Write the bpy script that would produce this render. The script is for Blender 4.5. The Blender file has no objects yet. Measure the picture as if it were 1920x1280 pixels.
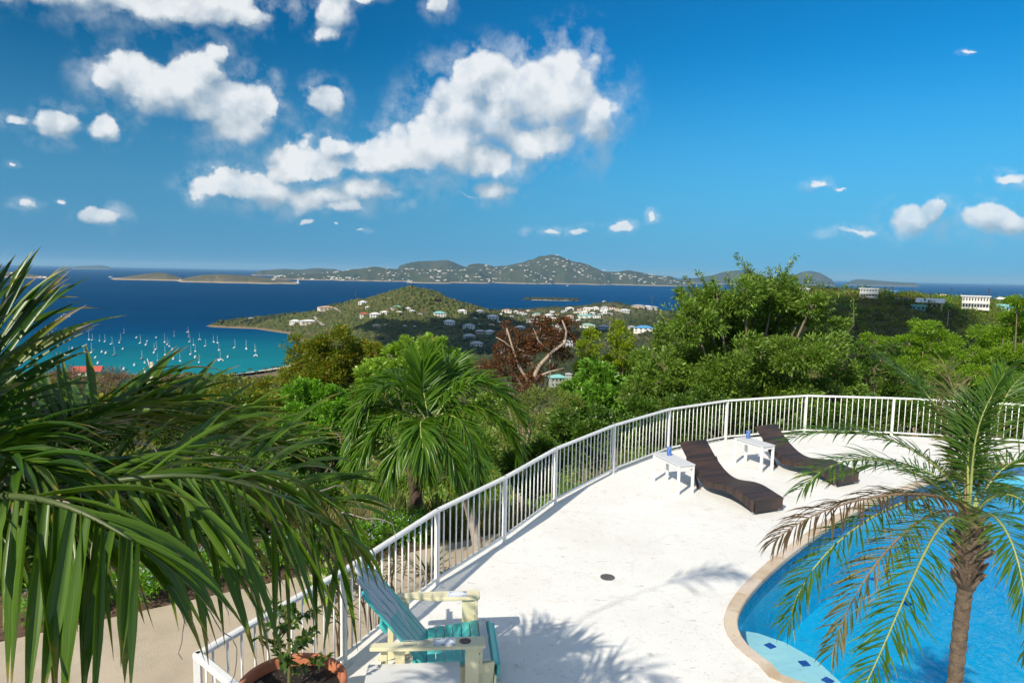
import bpy, bmesh, math, random
import numpy as np
from mathutils import Vector, Matrix
R = math.radians
rng = np.random.default_rng(7)
random.seed(7)
scene = bpy.context.scene
col = scene.collection

# ------------------------------------------------------------------ camera
CAM_Z = 4.1                    # eye above the deck (deck is z = 0)
SEA_Z = CAM_Z - 125.0          # sea level
PITCH, ROLL = R(5.71), R(1.1)
FPX = 1280.0                   # focal length in pixels of a 1920 px wide picture (24 mm)
cam_data = bpy.data.cameras.new('camera')
cam_data.sensor_width = 36.0
cam_data.lens = 24.0
cam_data.clip_start = 0.05
cam_data.clip_end = 200000.0
cam = bpy.data.objects.new('camera', cam_data)
col.objects.link(cam)
CM = Matrix.Rotation(math.pi / 2 - PITCH, 3, 'X') @ Matrix.Rotation(ROLL, 3, 'Z')
cam.matrix_world = Matrix.Translation((0, 0, CAM_Z)) @ CM.to_4x4()
scene.camera = cam
CMn = np.array(CM)
EYE = np.array((0, 0, CAM_Z))

def ray(px, py):
    v = CMn @ np.array(((px - 960) / FPX, -(py - 640) / FPX, -1.0))
    return v
def at(px, py, d):             # point at forward distance d along a sight line
    v = ray(px, py)
    return EYE + v * (d / v[1])
def gp(px, py, z=0.0):         # point of a sight line on the level z
    v = ray(px, py)
    return EYE + v * ((z - CAM_Z) / v[2])

# ------------------------------------------------------------------ node helpers
class NT:
    def __init__(s, tree):
        s.t = tree
        tree.nodes.clear()
    def n(s, typ, ins=None, **props):
        nd = s.t.nodes.new(typ)
        for k, v in props.items():
            setattr(nd, k, v)
        for k, v in (ins or {}).items():
            sk = nd.inputs[k]
            if isinstance(v, bpy.types.NodeSocket):
                s.t.links.new(v, sk)
            elif isinstance(v, bpy.types.Node):
                s.t.links.new(v.outputs[0], sk)
            else:
                sk.default_value = v
        return nd
    def math(s, op, a, b=0.0, c=0.0, clamp=False):
        nd = s.n('ShaderNodeMath', {0: a, 1: b, 2: c}, operation=op)
        nd.use_clamp = clamp
        return nd.outputs[0]
    def vec(s, op, a, b=(0, 0, 0), c=None):
        ins = {0: a, 1: b}
        if c is not None:
            ins[2] = c
        nd = s.n('ShaderNodeVectorMath', ins, operation=op)
        return nd.outputs['Value'] if op in ('LENGTH', 'DOT_PRODUCT', 'DISTANCE') else nd.outputs[0]
    def scale(s, a, k):
        nd = s.n('ShaderNodeVectorMath', {0: a, 'Scale': k}, operation='SCALE')
        return nd.outputs[0]
    def mix(s, fac, a, b, blend='MIX'):
        nd = s.n('ShaderNodeMix', data_type='RGBA', blend_type=blend)
        for i, v in ((0, fac), (6, a), (7, b)):
            if isinstance(v, bpy.types.NodeSocket):
                s.t.links.new(v, nd.inputs[i])
            else:
                nd.inputs[i].default_value = (*v, 1) if isinstance(v, tuple) and len(v) == 3 else v
        return nd.outputs[2]
    def mapr(s, v, a, b, c=0.0, d=1.0, smooth=False):
        nd = s.n('ShaderNodeMapRange', {0: v, 1: a, 2: b, 3: c, 4: d})
        nd.interpolation_type = 'SMOOTHSTEP' if smooth else 'LINEAR'
        return nd.outputs[0]
    def noise(s, vec, scale, detail=4, rough=0.55, dist=0.0, dim='3D'):
        ins = {'Scale': scale, 'Detail': detail, 'Roughness': rough, 'Distortion': dist}
        if vec is not None:
            ins['Vector'] = vec
        return s.n('ShaderNodeTexNoise', ins, noise_dimensions=dim)
    def ramp(s, fac, stops):
        nd = s.n('ShaderNodeValToRGB', {0: fac})
        cr = nd.color_ramp
        while len(cr.elements) < len(stops):
            cr.elements.new(0.5)
        for e, (p, c) in zip(cr.elements, stops):
            e.position = p
            e.color = (*c, 1)
        return nd.outputs[0]

# ------------------------------------------------------------------ sky, clouds, sun
SUN_EL, SHADOW_AZ = R(38), R(33)    # shadows fall away from the camera, 33 degrees to the right
world = bpy.data.worlds.new('World')
scene.world = world
world.use_nodes = True
w = NT(world.node_tree)
sky = w.n('ShaderNodeTexSky', sky_type='NISHITA')
sky.sun_disc = False
sky.sun_elevation = SUN_EL
sky.sun_rotation = math.pi + SHADOW_AZ
sky.altitude = 100
sky.air_density = 1.0
sky.dust_density = 0.4
sky.ozone_density = 3.0
tc = w.n('ShaderNodeTexCoord')
D = tc.outputs['Generated']
sep = w.n('ShaderNodeSeparateXYZ', {0: D})
dy = w.math('MAXIMUM', w.math('ABSOLUTE', sep.outputs[1]), 0.02)
uv = w.n('ShaderNodeCombineXYZ', {0: w.math('DIVIDE', sep.outputs[0], dy), 1: w.math('DIVIDE', sep.outputs[2], dy)}).outputs[0]
nz = w.noise(D, 7.0, 9.0, 0.62)
warp = w.scale(w.vec('SUBTRACT', nz.outputs['Color'], (0.5, 0.5, 0.5)), 0.105)
nz2 = w.noise(D, 38.0, 5.0, 0.6)
warp = w.vec('ADD', warp, w.scale(w.vec('SUBTRACT', nz2.outputs['Color'], (0.5, 0.5, 0.5)), 0.024))
warp = w.vec('MULTIPLY', warp, (1.0, 0.85, 0.0))
uvw = w.vec('ADD', uv, warp)
DW = w.vec('ADD', D, w.scale(warp, 0.25))
uvs_ = w.vec('ADD', uv, w.scale(warp, 0.68))
CLOUDS = [  # centre x, centre y, half width, half height on the picture, later turned into directions
 (1060,180,85,80),(965,190,95,75),(885,215,85,75),(835,275,95,60),(745,290,75,40),(1115,225,48,50),(890,150,45,45),(1010,265,95,38),(905,300,90,35),
 (555,300,75,36),(625,305,65,36),(500,355,70,30),(425,345,58,32),(600,362,90,30),(700,355,80,24),(640,385,50,14),(640,280,40,22),
 (275,150,85,52),(350,135,75,48),(395,185,80,48),(440,225,65,42),(485,195,34,40),(410,95,22,18),(215,150,30,30),
 (605,192,32,30),(300,8,190,34),(390,32,70,22),(480,36,36,26),(130,-4,140,20),(616,22,28,42),(612,66,18,18),(690,-4,30,12),(815,12,22,26),
 (26,228,50,16,0.48),(105,236,40,25),(190,242,38,22),(45,386,34,13,0.42),(115,376,14,7,0.42),(188,411,36,21),(20,302,14,8,0.42),
 (922,357,38,20),(880,368,40,8,0.48),(578,414,18,9,0.42),(633,422,16,9,0.42),(672,436,26,7,0.48),
 (1030,430,50,13,0.48),(1092,433,50,13,0.48),(1166,425,28,13,0.42),(1230,408,17,12,0.42),
 (1535,350,28,13,0.42),(1572,360,22,7,0.42),(1600,441,66,13,0.48),(1722,420,52,28),(1750,408,30,24),(1850,415,52,28),(1905,428,42,24),(1890,338,52,16,0.48),(1825,102,24,6,0.48),
]
KUV = 1280.0 * 0.97
def blob_uv(c):
    v = ray(c[0], c[1])
    return v[0] / v[1], v[2] / v[1], c[2] * 1.15 / KUV, c[3] * 1.15 / KUV, (c[4] if len(c) > 4 else 0.0)
BL = [blob_uv(c) for c in CLOUDS]
def field(uvs, uvsmall, blobs):
    acc = None
    for (u0, v0, ru, rv, faint) in blobs:
        q = w.vec('MULTIPLY_ADD', uvsmall if min(ru, rv) < 0.028 else uvs, (1 / ru, 1 / rv, 0), (-u0 / ru, -v0 / rv, 0))
        ln = w.vec('LENGTH', q)
        if faint: ln = w.math('ADD', ln, faint)
        acc = ln if acc is None else w.math('SMOOTH_MIN', acc, ln, 0.25)
    return acc
fine = w.noise(D, 26.0, 6.0, 0.6)
# clear sky: deep blue overhead, paler towards the sea
grade = w.n('ShaderNodeHueSaturation', {'Hue': 0.5, 'Saturation': 1.25, 'Value': 1.0, 'Color': sky.outputs[0]})
skycol = w.mix(1.0, grade.outputs[0], (0.06, 0.93, 1.16), 'MULTIPLY')
side_ = w.mapr(sep.outputs[0], -0.6, 0.6, 0.54, 0.98, True)
skycol = w.scale(skycol, side_)
hz = w.mapr(sep.outputs[2], 0.0, 0.31, 0.92, 0.0, True)
side2 = w.mapr(sep.outputs[0], -0.6, 0.6, 0.80, 1.12, True)
skycol = w.mix(hz, skycol, w.scale(w.n('ShaderNodeRGB').outputs[0], side2))
w.t.nodes['RGB'].outputs[0].default_value = (1.05, 3.3, 6.0, 1)
low = w.mapr(sep.outputs[2], 0.0, 0.12, 0.70, 0.95)
def cloud_bg(density, lit):
    ccol = w.mix(lit, (3.5, 4.45, 5.3), (7.9, 8.2, 8.4))
    return w.n('ShaderNodeBackground', {'Color': w.mix(w.math('MULTIPLY', density, low), skycol, ccol), 'Strength': 0.10}).outputs[0]
# scattered cloud of the same kind all round the rest of the sky
gen = w.noise(D, 3.3, 7.0, 0.6)
gd = w.mapr(gen.outputs[0], 0.45, 0.59, 0.0, 1.0, True)
shader = cloud_bg(gd, w.math('ADD', fine.outputs[0], 0.2))
ahead = w.math('GREATER_THAN', sep.outputs[1], 0.1)
sepuv = w.n('ShaderNodeSeparateXYZ', {0: uv})
U, Vv = sepuv.outputs[0], sepuv.outputs[1]
us = [-0.95, -0.62, -0.48, -0.38, -0.28, -0.18, -0.08, 0.02, 0.12, 0.24, 0.42, 0.56, 0.66, 0.95]
vs_ = [-0.08, 0.10, 0.16, 0.25, 0.33, 0.47]
clear = w.n('ShaderNodeBackground', {'Color': skycol, 'Strength': 0.10}).outputs[0]
def cell(i, j):
    """the clouds of one small patch of sky, as a node group"""
    global w
    mrg = 0.05
    near = [b for b in BL if us[i] - mrg < b[0] + 1.12 * b[2] and b[0] - 1.12 * b[2] < us[i + 1] + mrg and vs_[j] - mrg < b[1] + 1.12 * b[3] and b[1] - 1.12 * b[3] < vs_[j + 1] + mrg]
    if not near: return clear
    gt = bpy.data.node_groups.new('cloud_patch', 'ShaderNodeTree')
    for nm, st in (('uv', 'NodeSocketVector'), ('uvs', 'NodeSocketVector'), ('dir', 'NodeSocketVector'), ('fine', 'NodeSocketFloat')):
        gt.interface.new_socket(nm, in_out='INPUT', socket_type=st)
    for nm in ('density', 'lit'):
        gt.interface.new_socket(nm, in_out='OUTPUT', socket_type='NodeSocketFloat')
    keep = w; w = NT(gt)
    gi = w.n('NodeGroupInput'); fi = gi.outputs['fine']
    dd = gi.outputs['dir']
    off = (-0.010, -0.004, 0.022)
    def billow(vec):
        a_ = w.n('ShaderNodeTexVoronoi', {'Vector': vec, 'Scale': 19.0}, feature='F1').outputs['Distance']
        b_ = w.n('ShaderNodeTexVoronoi', {'Vector': vec, 'Scale': 47.0}, feature='F1').outputs['Distance']
        return w.math('ADD', w.math('MULTIPLY', a_, 0.62), w.math('MULTIPLY', b_, 0.30))
    b0 = billow(dd); b1 = billow(w.vec('ADD', dd, off))
    f0 = field(gi.outputs['uv'], gi.outputs['uvs'], near)
    f1 = field(w.vec('ADD', gi.outputs['uv'], (-0.014, 0.034, 0.0)), w.vec('ADD', gi.outputs['uvs'], (-0.006, 0.013, 0.0)), near)
    up = w.math('SUBTRACT', f1, f0)
    top = w.mapr(up, -0.12, 0.22)
    fb = w.math('ADD', f0, w.math('SUBTRACT', b0, 0.40))
    d0 = w.n('ShaderNodeMapRange', {0: fb, 1: 1.06, 2: w.math('MULTIPLY_ADD', top, 0.38, 0.36), 3: 0.0, 4: 1.0})
    d0.interpolation_type = 'SMOOTHSTEP'
    d0 = w.math('MULTIPLY', d0.outputs[0], w.mapr(fi, 0.30, 0.52, 0.72, 1.0))
    veil = w.math('MULTIPLY', w.mapr(f0, 1.75, 0.95, 0.0, 0.42, True), w.mapr(fi, 0.44, 0.66))
    d0 = w.math('MAXIMUM', d0, veil)
    lit = w.math('ADD', w.math('MULTIPLY', up, 1.15), 0.44)
    lit = w.math('ADD', lit, w.math('MULTIPLY', w.math('SUBTRACT', b1, b0), 1.5))
    lit = w.math('ADD', lit, w.math('MULTIPLY', w.math('SUBTRACT', fi, 0.5), 0.55), clamp=True)
    w.n('NodeGroupOutput', {'density': d0, 'lit': lit})
    w = keep
    gn = w.n('ShaderNodeGroup', node_tree=gt)
    w.t.links.new(uvw, gn.inputs['uv']); w.t.links.new(uvs_, gn.inputs['uvs']); w.t.links.new(DW, gn.inputs['dir']); w.t.links.new(fine.outputs[0], gn.inputs['fine'])
    return cloud_bg(gn.outputs['density'], gn.outputs['lit'])
def split(vals, sock, leaf, lo, hi):
    if hi - lo == 1: return leaf(lo)
    mid = (lo + hi) // 2
    return w.n('ShaderNodeMixShader', {0: w.math('GREATER_THAN', sock, vals[mid]), 1: split(vals, sock, leaf, lo, mid), 2: split(vals, sock, leaf, mid, hi)}).outputs[0]
framed = split(us, U, lambda i: split(vs_, Vv, lambda j: cell(i, j), 0, len(vs_) - 1), 0, len(us) - 1)
inside = w.math('MULTIPLY', ahead, w.math('MULTIPLY', w.math('LESS_THAN', w.math('ABSOLUTE', U), us[-1]), w.math('LESS_THAN', Vv, vs_[-1])))
shader = w.n('ShaderNodeMixShader', {0: inside, 1: shader, 2: framed}).outputs[0]
w.n('ShaderNodeOutputWorld', {'Surface': shader})
world.cycles.sampling_method = 'MANUAL'
world.cycles.sample_map_resolution = 512

sun_data = bpy.data.lights.new('sun', 'SUN')
sun_data.energy = 5.0
sun_data.angle = R(0.55)
sun_data.color = (1.0, 0.91, 0.76)
sun = bpy.data.objects.new('sun', sun_data)
to_sun = Vector((-math.sin(SHADOW_AZ) * math.cos(SUN_EL), -math.cos(SHADOW_AZ) * math.cos(SUN_EL), math.sin(SUN_EL)))
sun.rotation_euler = to_sun.to_track_quat('Z', 'Y').to_euler()
sun.location = (0, 0, 60)
col.objects.link(sun)

scene.view_settings.view_transform = 'Standard'
scene.view_settings.look = 'None'
scene.view_settings.exposure = 0.15
scene.view_settings.gamma = 1.0
scene.view_settings.use_curve_mapping = False
scene.render.engine = 'CYCLES'
scene.cycles.use_denoising = True
scene.cycles.max_bounces = 7
scene.cycles.diffuse_bounces = 3
scene.cycles.glossy_bounces = 3
scene.cycles.transmission_bounces = 4
scene.cycles.transparent_max_bounces = 10
scene.cycles.volume_bounces = 0
scene.cycles.sample_clamp_indirect = 4.0

# ------------------------------------------------------------------ materials
def matn(name):
    m = bpy.data.materials.new(name)
    m.use_nodes = True
    return m, NT(m.node_tree)
def out(t, sh):
    t.n('ShaderNodeOutputMaterial', {'Surface': sh})
def surf(name, c1, c2=None, scale=5.0, rough=0.6, bump=0.0, bscale=40.0, detail=5.0, metal=0.0, spec=0.5, c3=None, coat=0.0, lo=0.35, hi=0.65):
    m, t = matn(name)
    co = t.n('ShaderNodeTexCoord').outputs['Object']
    cc = (*c1, 1)
    ins = {'Roughness': rough, 'Metallic': metal, 'Specular IOR Level': spec, 'Coat Weight': coat}
    if c2 is not None:
        nz = t.noise(co, scale, detail, 0.6)
        cc = t.mix(t.mapr(nz.outputs[0], lo, hi), c1, c2)
        if c3 is not None:
            nz2 = t.noise(co, scale * 3.7, 6, 0.7)
            cc = t.mix(t.mapr(nz2.outputs[0], 0.58, 0.75), cc, c3)
    ins['Base Color'] = cc
    if bump:
        b = t.noise(co, bscale, 4, 0.6)
        bp = t.n('ShaderNodeBump', {'Strength': bump, 'Distance': 0.02, 'Height': b.outputs[0]})
        ins['Normal'] = bp
    out(t, t.n('ShaderNodeBsdfPrincipled', ins).outputs[0])
    return m
def leafmat(name, cols, trans=0.35, rough=0.45, tcol=None, dry=None):
    """one colour per leaf, drawn from cols; light also passes through the blade"""
    m, t = matn(name)
    g = t.n('ShaderNodeNewGeometry')
    k = len(cols)
    cc = t.ramp(g.outputs['Random Per Island'], [(i / max(1, k - 1), c) for i, c in enumerate(cols)])
    if dry:
        a = t.n('ShaderNodeAttribute', attribute_name='along')
        co = t.n('ShaderNodeTexCoord').outputs['Object']
        nz = t.noise(co, dry[2], 4, 0.7)
        th = t.math('ADD', a.outputs['Fac'], t.math('MULTIPLY', t.math('SUBTRACT', nz.outputs[0], 0.5), 0.7))
        th = t.math('ADD', th, t.math('MULTIPLY', t.math('SUBTRACT', g.outputs['Random Per Island'], 0.5), 0.45))
        ac = t.n('ShaderNodeAttribute', attribute_name='across')
        vc = t.n('ShaderNodeCombineXYZ', {0: t.math('MULTIPLY', ac.outputs['Fac'], 5.0), 1: t.math('MULTIPLY', a.outputs['Fac'], 1.2), 2: t.math('MULTIPLY', g.outputs['Random Per Island'], 40.0)})
        vn = t.noise(vc.outputs[0], 1.0, 4, 0.7)
        cc = t.mix(t.mapr(vn.outputs[0], 0.35, 0.65), t.mix(1.0, cc, (0.62, 0.66, 0.6), 'MULTIPLY'), t.mix(1.0, cc, (1.45, 1.3, 1.2), 'MULTIPLY'))
        cc = t.mix(t.mapr(th, dry[0] - 0.16, dry[0] - 0.04), cc, (0.23, 0.20, 0.03))
        cc = t.mix(t.mapr(th, dry[0], dry[0] + 0.05), cc, dry[1])
    p = t.n('ShaderNodeBsdfPrincipled', {'Base Color': cc, 'Roughness': rough, 'Specular IOR Level': 0.4})
    tl = t.n('ShaderNodeBsdfTranslucent', {'Color': t.mix(1.0, cc, tcol or (1.5, 1.5, 0.5), 'MULTIPLY')})
    out(t, t.n('ShaderNodeMixShader', {0: trans, 1: p.outputs[0], 2: tl.outputs[0]}).outputs[0])
    return m

# ------------------------------------------------------------------ object helpers
def link(o, parent=None):
    col.objects.link(o)
    if parent is not None:
        o.parent = parent
    return o
def tag(o, label=None, cat=None, group=None, kind=None):
    if label: o['label'] = label
    if cat: o['category'] = cat
    if group: o['group'] = group
    if kind: o['kind'] = kind
    return o
def empty(name, loc=(0, 0, 0), rz=0.0):
    o = bpy.data.objects.new(name, None)
    o.empty_display_size = 0.1
    o.location = Vector(loc)
    o.rotation_euler = (0, 0, rz)
    return link(o)
def mesh_np(name, V, F, mat, smooth=False, attr=None):
    """V (n,3), F (m,k) arrays of equal-sided faces"""
    V = np.asarray(V, dtype=np.float32); F = np.asarray(F, dtype=np.int32)
    me = bpy.data.meshes.new(name)
    me.vertices.add(len(V)); me.vertices.foreach_set('co', V.ravel())
    k = F.shape[1]
    me.loops.add(F.size); me.loops.foreach_set('vertex_index', F.ravel())
    me.polygons.add(len(F))
    me.polygons.foreach_set('loop_start', np.arange(0, F.size, k, dtype=np.int32))
    me.polygons.foreach_set('loop_total', np.full(len(F), k, dtype=np.int32))
    if smooth:
        me.polygons.foreach_set('use_smooth', np.ones(len(F), dtype=bool))
    if attr is not None:
        for an, av in attr.items():
            a = me.attributes.new(an, 'FLOAT', 'POINT')
            a.data.foreach_set('value', np.asarray(av, dtype=np.float32).ravel())
    me.update(calc_edges=True)
    me.validate()
    me.materials.append(mat)
    return me
def obj_np(name, V, F, mat, parent=None, smooth=False, attr=None):
    me = mesh_np(name, V, F, mat, smooth, attr)
    return link(bpy.data.objects.new(name, me), parent)
class MB:
    """collects boxes, bars, tubes and prisms, builds ONE mesh object"""
    def __init__(s):
        s.v = []; s.f = []
    def add(s, V, F):
        o = len(s.v)
        s.v += [tuple(map(float, p)) for p in V]
        s.f += [tuple(i + o for i in f) for f in F]
        return s
    def box(s, c, size, rz=0.0, tilt=None):
        hx, hy, hz = (x / 2 for x in size)
        M = Matrix.Rotation(rz, 3, 'Z')
        if tilt is not None:
            M = M @ Matrix.Rotation(tilt, 3, 'Y')
        V = [Vector(c) + M @ Vector((sx * hx, sy * hy, sz * hz)) for sz in (-1, 1) for sy in (-1, 1) for sx in (-1, 1)]
        return s.add(V, [(0, 2, 3, 1), (4, 5, 7, 6), (0, 1, 5, 4), (2, 6, 7, 3), (0, 4, 6, 2), (1, 3, 7, 5)])
    def bar(s, a, b, wd, ht, up=(0, 0, 1)):
        a, b = Vector(a), Vector(b)
        d = (b - a).normalized()
        sd = d.cross(Vector(up)).normalized(); u = sd.cross(d)
        V = [p + sd * (x * wd / 2) + u * (y * ht / 2) for p in (a, b) for x, y in ((-1, -1), (1, -1), (1, 1), (-1, 1))]
        return s.add(V, [(0, 1, 2, 3), (7, 6, 5, 4), (0, 4, 5, 1), (1, 5, 6, 2), (2, 6, 7, 3), (3, 7, 4, 0)])
    def tube(s, pts, rad, n=8, caps=True):
        pts = [Vector(p) for p in pts]
        rads = rad if isinstance(rad, (list, tuple)) else [rad] * len(pts)
        V = []; F = []
        ref = Vector((0.31, 0.17, 0.93))
        for i, p in enumerate(pts):
            d = (pts[min(i + 1, len(pts) - 1)] - pts[max(i - 1, 0)]).normalized()
            if abs(d.dot(ref)) > 0.95: ref = Vector((0.9, 0.3, 0.1))
            a = d.cross(ref).normalized(); b = d.cross(a)
            for k in range(n):
                an = 2 * math.pi * k / n
                V.append(p + (a * math.cos(an) + b * math.sin(an)) * rads[i])
        for i in range(len(pts) - 1):
            for k in range(n):
                F.append((i * n + k, i * n + (k + 1) % n, (i + 1) * n + (k + 1) % n, (i + 1) * n + k))
        if caps:
            F.append(tuple(range(n))[::-1]); F.append(tuple((len(pts) - 1) * n + k for k in range(n)))
        return s.add(V, F)
    def lathe(s, prof, n=24, c=(0, 0, 0)):
        V = []; F = []
        for r, z in prof:
            for k in range(n):
                a = 2 * math.pi * k / n
                V.append((c[0] + r * math.cos(a), c[1] + r * math.sin(a), c[2] + z))
        for i in range(len(prof) - 1):
            for k in range(n):
                F.append((i * n + k, i * n + (k + 1) % n, (i + 1) * n + (k + 1) % n, (i + 1) * n + k))
        return s.add(V, F)
    def prism(s, poly, z0, z1):
        n = len(poly)
        V = [(x, y, z0) for x, y in poly] + [(x, y, z1) for x, y in poly]
        F = [tuple(range(n))[::-1], tuple(range(n, 2 * n))] + [(i, (i + 1) % n, n + (i + 1) % n, n + i) for i in range(n)]
        return s.add(V, F)
    def mesh(s, name, mat, smooth=False, bevel=0.0):
        me = bpy.data.meshes.new(name)
        me.from_pydata(s.v, [], s.f)
        if bevel:
            bm = bmesh.new(); bm.from_mesh(me)
            bmesh.ops.recalc_face_normals(bm, faces=bm.faces)
            bmesh.ops.bevel(bm, geom=list(bm.edges), offset=bevel, segments=2, affect='EDGES', clamp_overlap=True)
            bm.to_mesh(me); bm.free()
        if smooth:
            for p in me.polygons: p.use_smooth = True
        me.materials.append(mat)
        return me
    def build(s, name, mat, parent=None, smooth=False, bevel=0.0):
        return link(bpy.data.objects.new(name, s.mesh(name, mat, smooth, bevel)), parent)
def copy_tree(o, parent=None):
    c = o.copy(); link(c, parent)
    for ch in list(o.children): copy_tree(ch, c)
    return c
ORD = 'first second third fourth fifth sixth seventh eighth ninth tenth eleventh twelfth thirteenth fourteenth fifteenth sixteenth seventeenth eighteenth nineteenth twentieth'.split()
ORD += ['twenty-' + o for o in ORD[:9]] + ['thirtieth'] + ['thirty-' + o for o in ORD[:9]] + ['fortieth'] + ['forty-' + o for o in ORD[:9]] + ['fiftieth']
def nrm(v):
    return v / np.maximum(np.linalg.norm(v, axis=-1, keepdims=True), 1e-9)
# cheap value noise for terrain
_tab = np.random.default_rng(3).random((256, 256))
def vnoise(x, y):
    xi = np.floor(x).astype(int); yi = np.floor(y).astype(int)
    fx = x - xi; fy = y - yi
    fx = fx * fx * (3 - 2 * fx); fy = fy * fy * (3 - 2 * fy)
    g = lambda a, b: _tab[a % 256, b % 256]
    return (g(xi, yi) * (1 - fx) + g(xi + 1, yi) * fx) * (1 - fy) + (g(xi, yi + 1) * (1 - fx) + g(xi + 1, yi + 1) * fx) * fy - 0.5
def fbm(x, y, o=4):
    s = 0; a = 1.0
    for i in range(o):
        s = s + a * vnoise(x + 17.3 * i, y + 5.1 * i); x = x * 2.03; y = y * 2.03; a *= 0.5
    return s

# ================================================================== SETTING
def sea_material():
    m, t = matn('sea_water')
    g = t.n('ShaderNodeNewGeometry')
    pos = g.outputs['Position']
    # shallow sandy bay: measured from its shore, real depth of the water
    q = t.vec('MULTIPLY', t.vec('SUBTRACT', pos, (-330, 830, 0)), (1 / 620.0, 1 / 560.0, 0))
    r = t.vec('LENGTH', q)
    nz = t.noise(t.vec('MULTIPLY', pos, (1, 1, 0)), 0.006, 4, 0.6)
    r = t.math('ADD', r, t.math('MULTIPLY', t.math('SUBTRACT', nz.outputs[0], 0.5), 0.35))
    c = t.ramp(t.math('DIVIDE', r, 2.0), [(0.0, (0.012, 0.215, 0.25)), (0.20, (0.008, 0.165, 0.215)), (0.36, (0.003, 0.108, 0.19)), (0.52, (0.001, 0.062, 0.16)), (0.8, (0.001, 0.046, 0.125))])
    sepn = t.n('ShaderNodeSeparateXYZ', {0: pos})
    # brighter, bluer water over the banks of the wide sound to the right
    east = t.mapr(t.math('DIVIDE', sepn.outputs[0], t.math('MAXIMUM', sepn.outputs[1], 10.0)), -0.25, 0.25)
    c = t.mix(t.math('MULTIPLY', east, 0.75), c, (0.001, 0.072, 0.20))
    streak = t.noise(t.vec('MULTIPLY', pos, (0.0012, 0.004, 0)), 1.0, 6, 0.65)
    c = t.mix(t.mapr(streak.outputs[0], 0.35, 0.68), c, t.mix(1.0, c, (0.72, 0.76, 0.82), 'MULTIPLY'))
    wv = t.noise(t.vec('MULTIPLY', pos, (0.06, 0.12, 0)), 1.0, 6, 0.7)
    bp = t.n('ShaderNodeBump', {'Strength': 0.5, 'Distance': 1.5, 'Height': wv.outputs[0]})
    out(t, t.n('ShaderNodeBsdfPrincipled', {'Base Color': c, 'Roughness': 0.5, 'Specular IOR Level': 0.0, 'Normal': bp}).outputs[0])
    return m
def pix_fan(x0, x1, nx, dists):
    """world x,y of a fan of sight lines by distance"""
    ang = np.linspace(math.atan((x0 - 960) / FPX), math.atan((x1 - 960) / FPX), nx)
    Dg, A = np.meshgrid(np.asarray(dists), ang, indexing='ij')
    return Dg * np.tan(A), Dg, A
def grid_faces(nr, nc):
    i = np.arange(nr - 1)[:, None] * nc + np.arange(nc - 1)[None, :]
    i = i.ravel()
    return np.stack([i, i + 1, i + nc + 1, i + nc], 1)

seaV = [(-60000, -3000, SEA_Z), (60000, -3000, SEA_Z), (60000, 60000, SEA_Z), (-60000, 60000, SEA_Z)]
tag(obj_np('sea', seaV, [(0, 1, 2, 3)], sea_material()), 'deep blue sea turning turquoise in the anchorage', kind='structure')

# ---- the shore the house looks over: one heightfield
SHORE = np.array([(-2600, -400), (-2600, 560), (-1200, 610), (-700, 660), (-470, 722), (-360, 752), (-290, 842), (-284, 950), (-300, 1050), (-338, 1140), (-392, 1222),
                  (-432, 1318), (-530, 1408), (-628, 1432), (-652, 1452), (-600, 1520), (-480, 1560), (-330, 1560), (-220, 1580), (-135, 1690), (-100, 1850), (-130, 2120),
                  (-20, 2240), (150, 2230), (300, 2290), (470, 2240), (640, 2080), (900, 2150), (2600, 2600), (3600, 1200), (3600, -400)], float)
def shore_dist(X, Y):
    shp = X.shape; x = X.ravel(); y = Y.ravel()
    dm = np.full(x.shape, 1e9); ins = np.zeros(x.shape, bool)
    n = len(SHORE)
    for i in range(n):
        ax, ay = SHORE[i]; bx, by = SHORE[(i + 1) % n]
        ex, ey = bx - ax, by - ay
        tt = np.clip(((x - ax) * ex + (y - ay) * ey) / (ex * ex + ey * ey), 0, 1)
        dm = np.minimum(dm, np.hypot(x - ax - tt * ex, y - ay - tt * ey))
        c = ((ay > y) != (by > y))
        with np.errstate(divide='ignore', invalid='ignore'):
            xi = (bx - ax) * (y - ay) / (by - ay + 1e-12) + ax
        ins ^= c & (x < xi)
    return np.where(ins, dm, -dm).reshape(shp)
def sst(a, b, v):
    t = np.clip((v - a) / (b - a), 0, 1); return t * t * (3 - 2 * t)
NY = [-400, 0, 13.5, 17, 24, 34, 60, 120, 250, 400, 520, 640, 760, 900, 1100, 1500, 1800, 2100, 2600]
NZ = [121, 119.6, 119.5, 118.6, 115, 110.5, 101, 86, 67, 58, 50, 40, 30, 24, 17, 10, 9, 8, 8]
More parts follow.
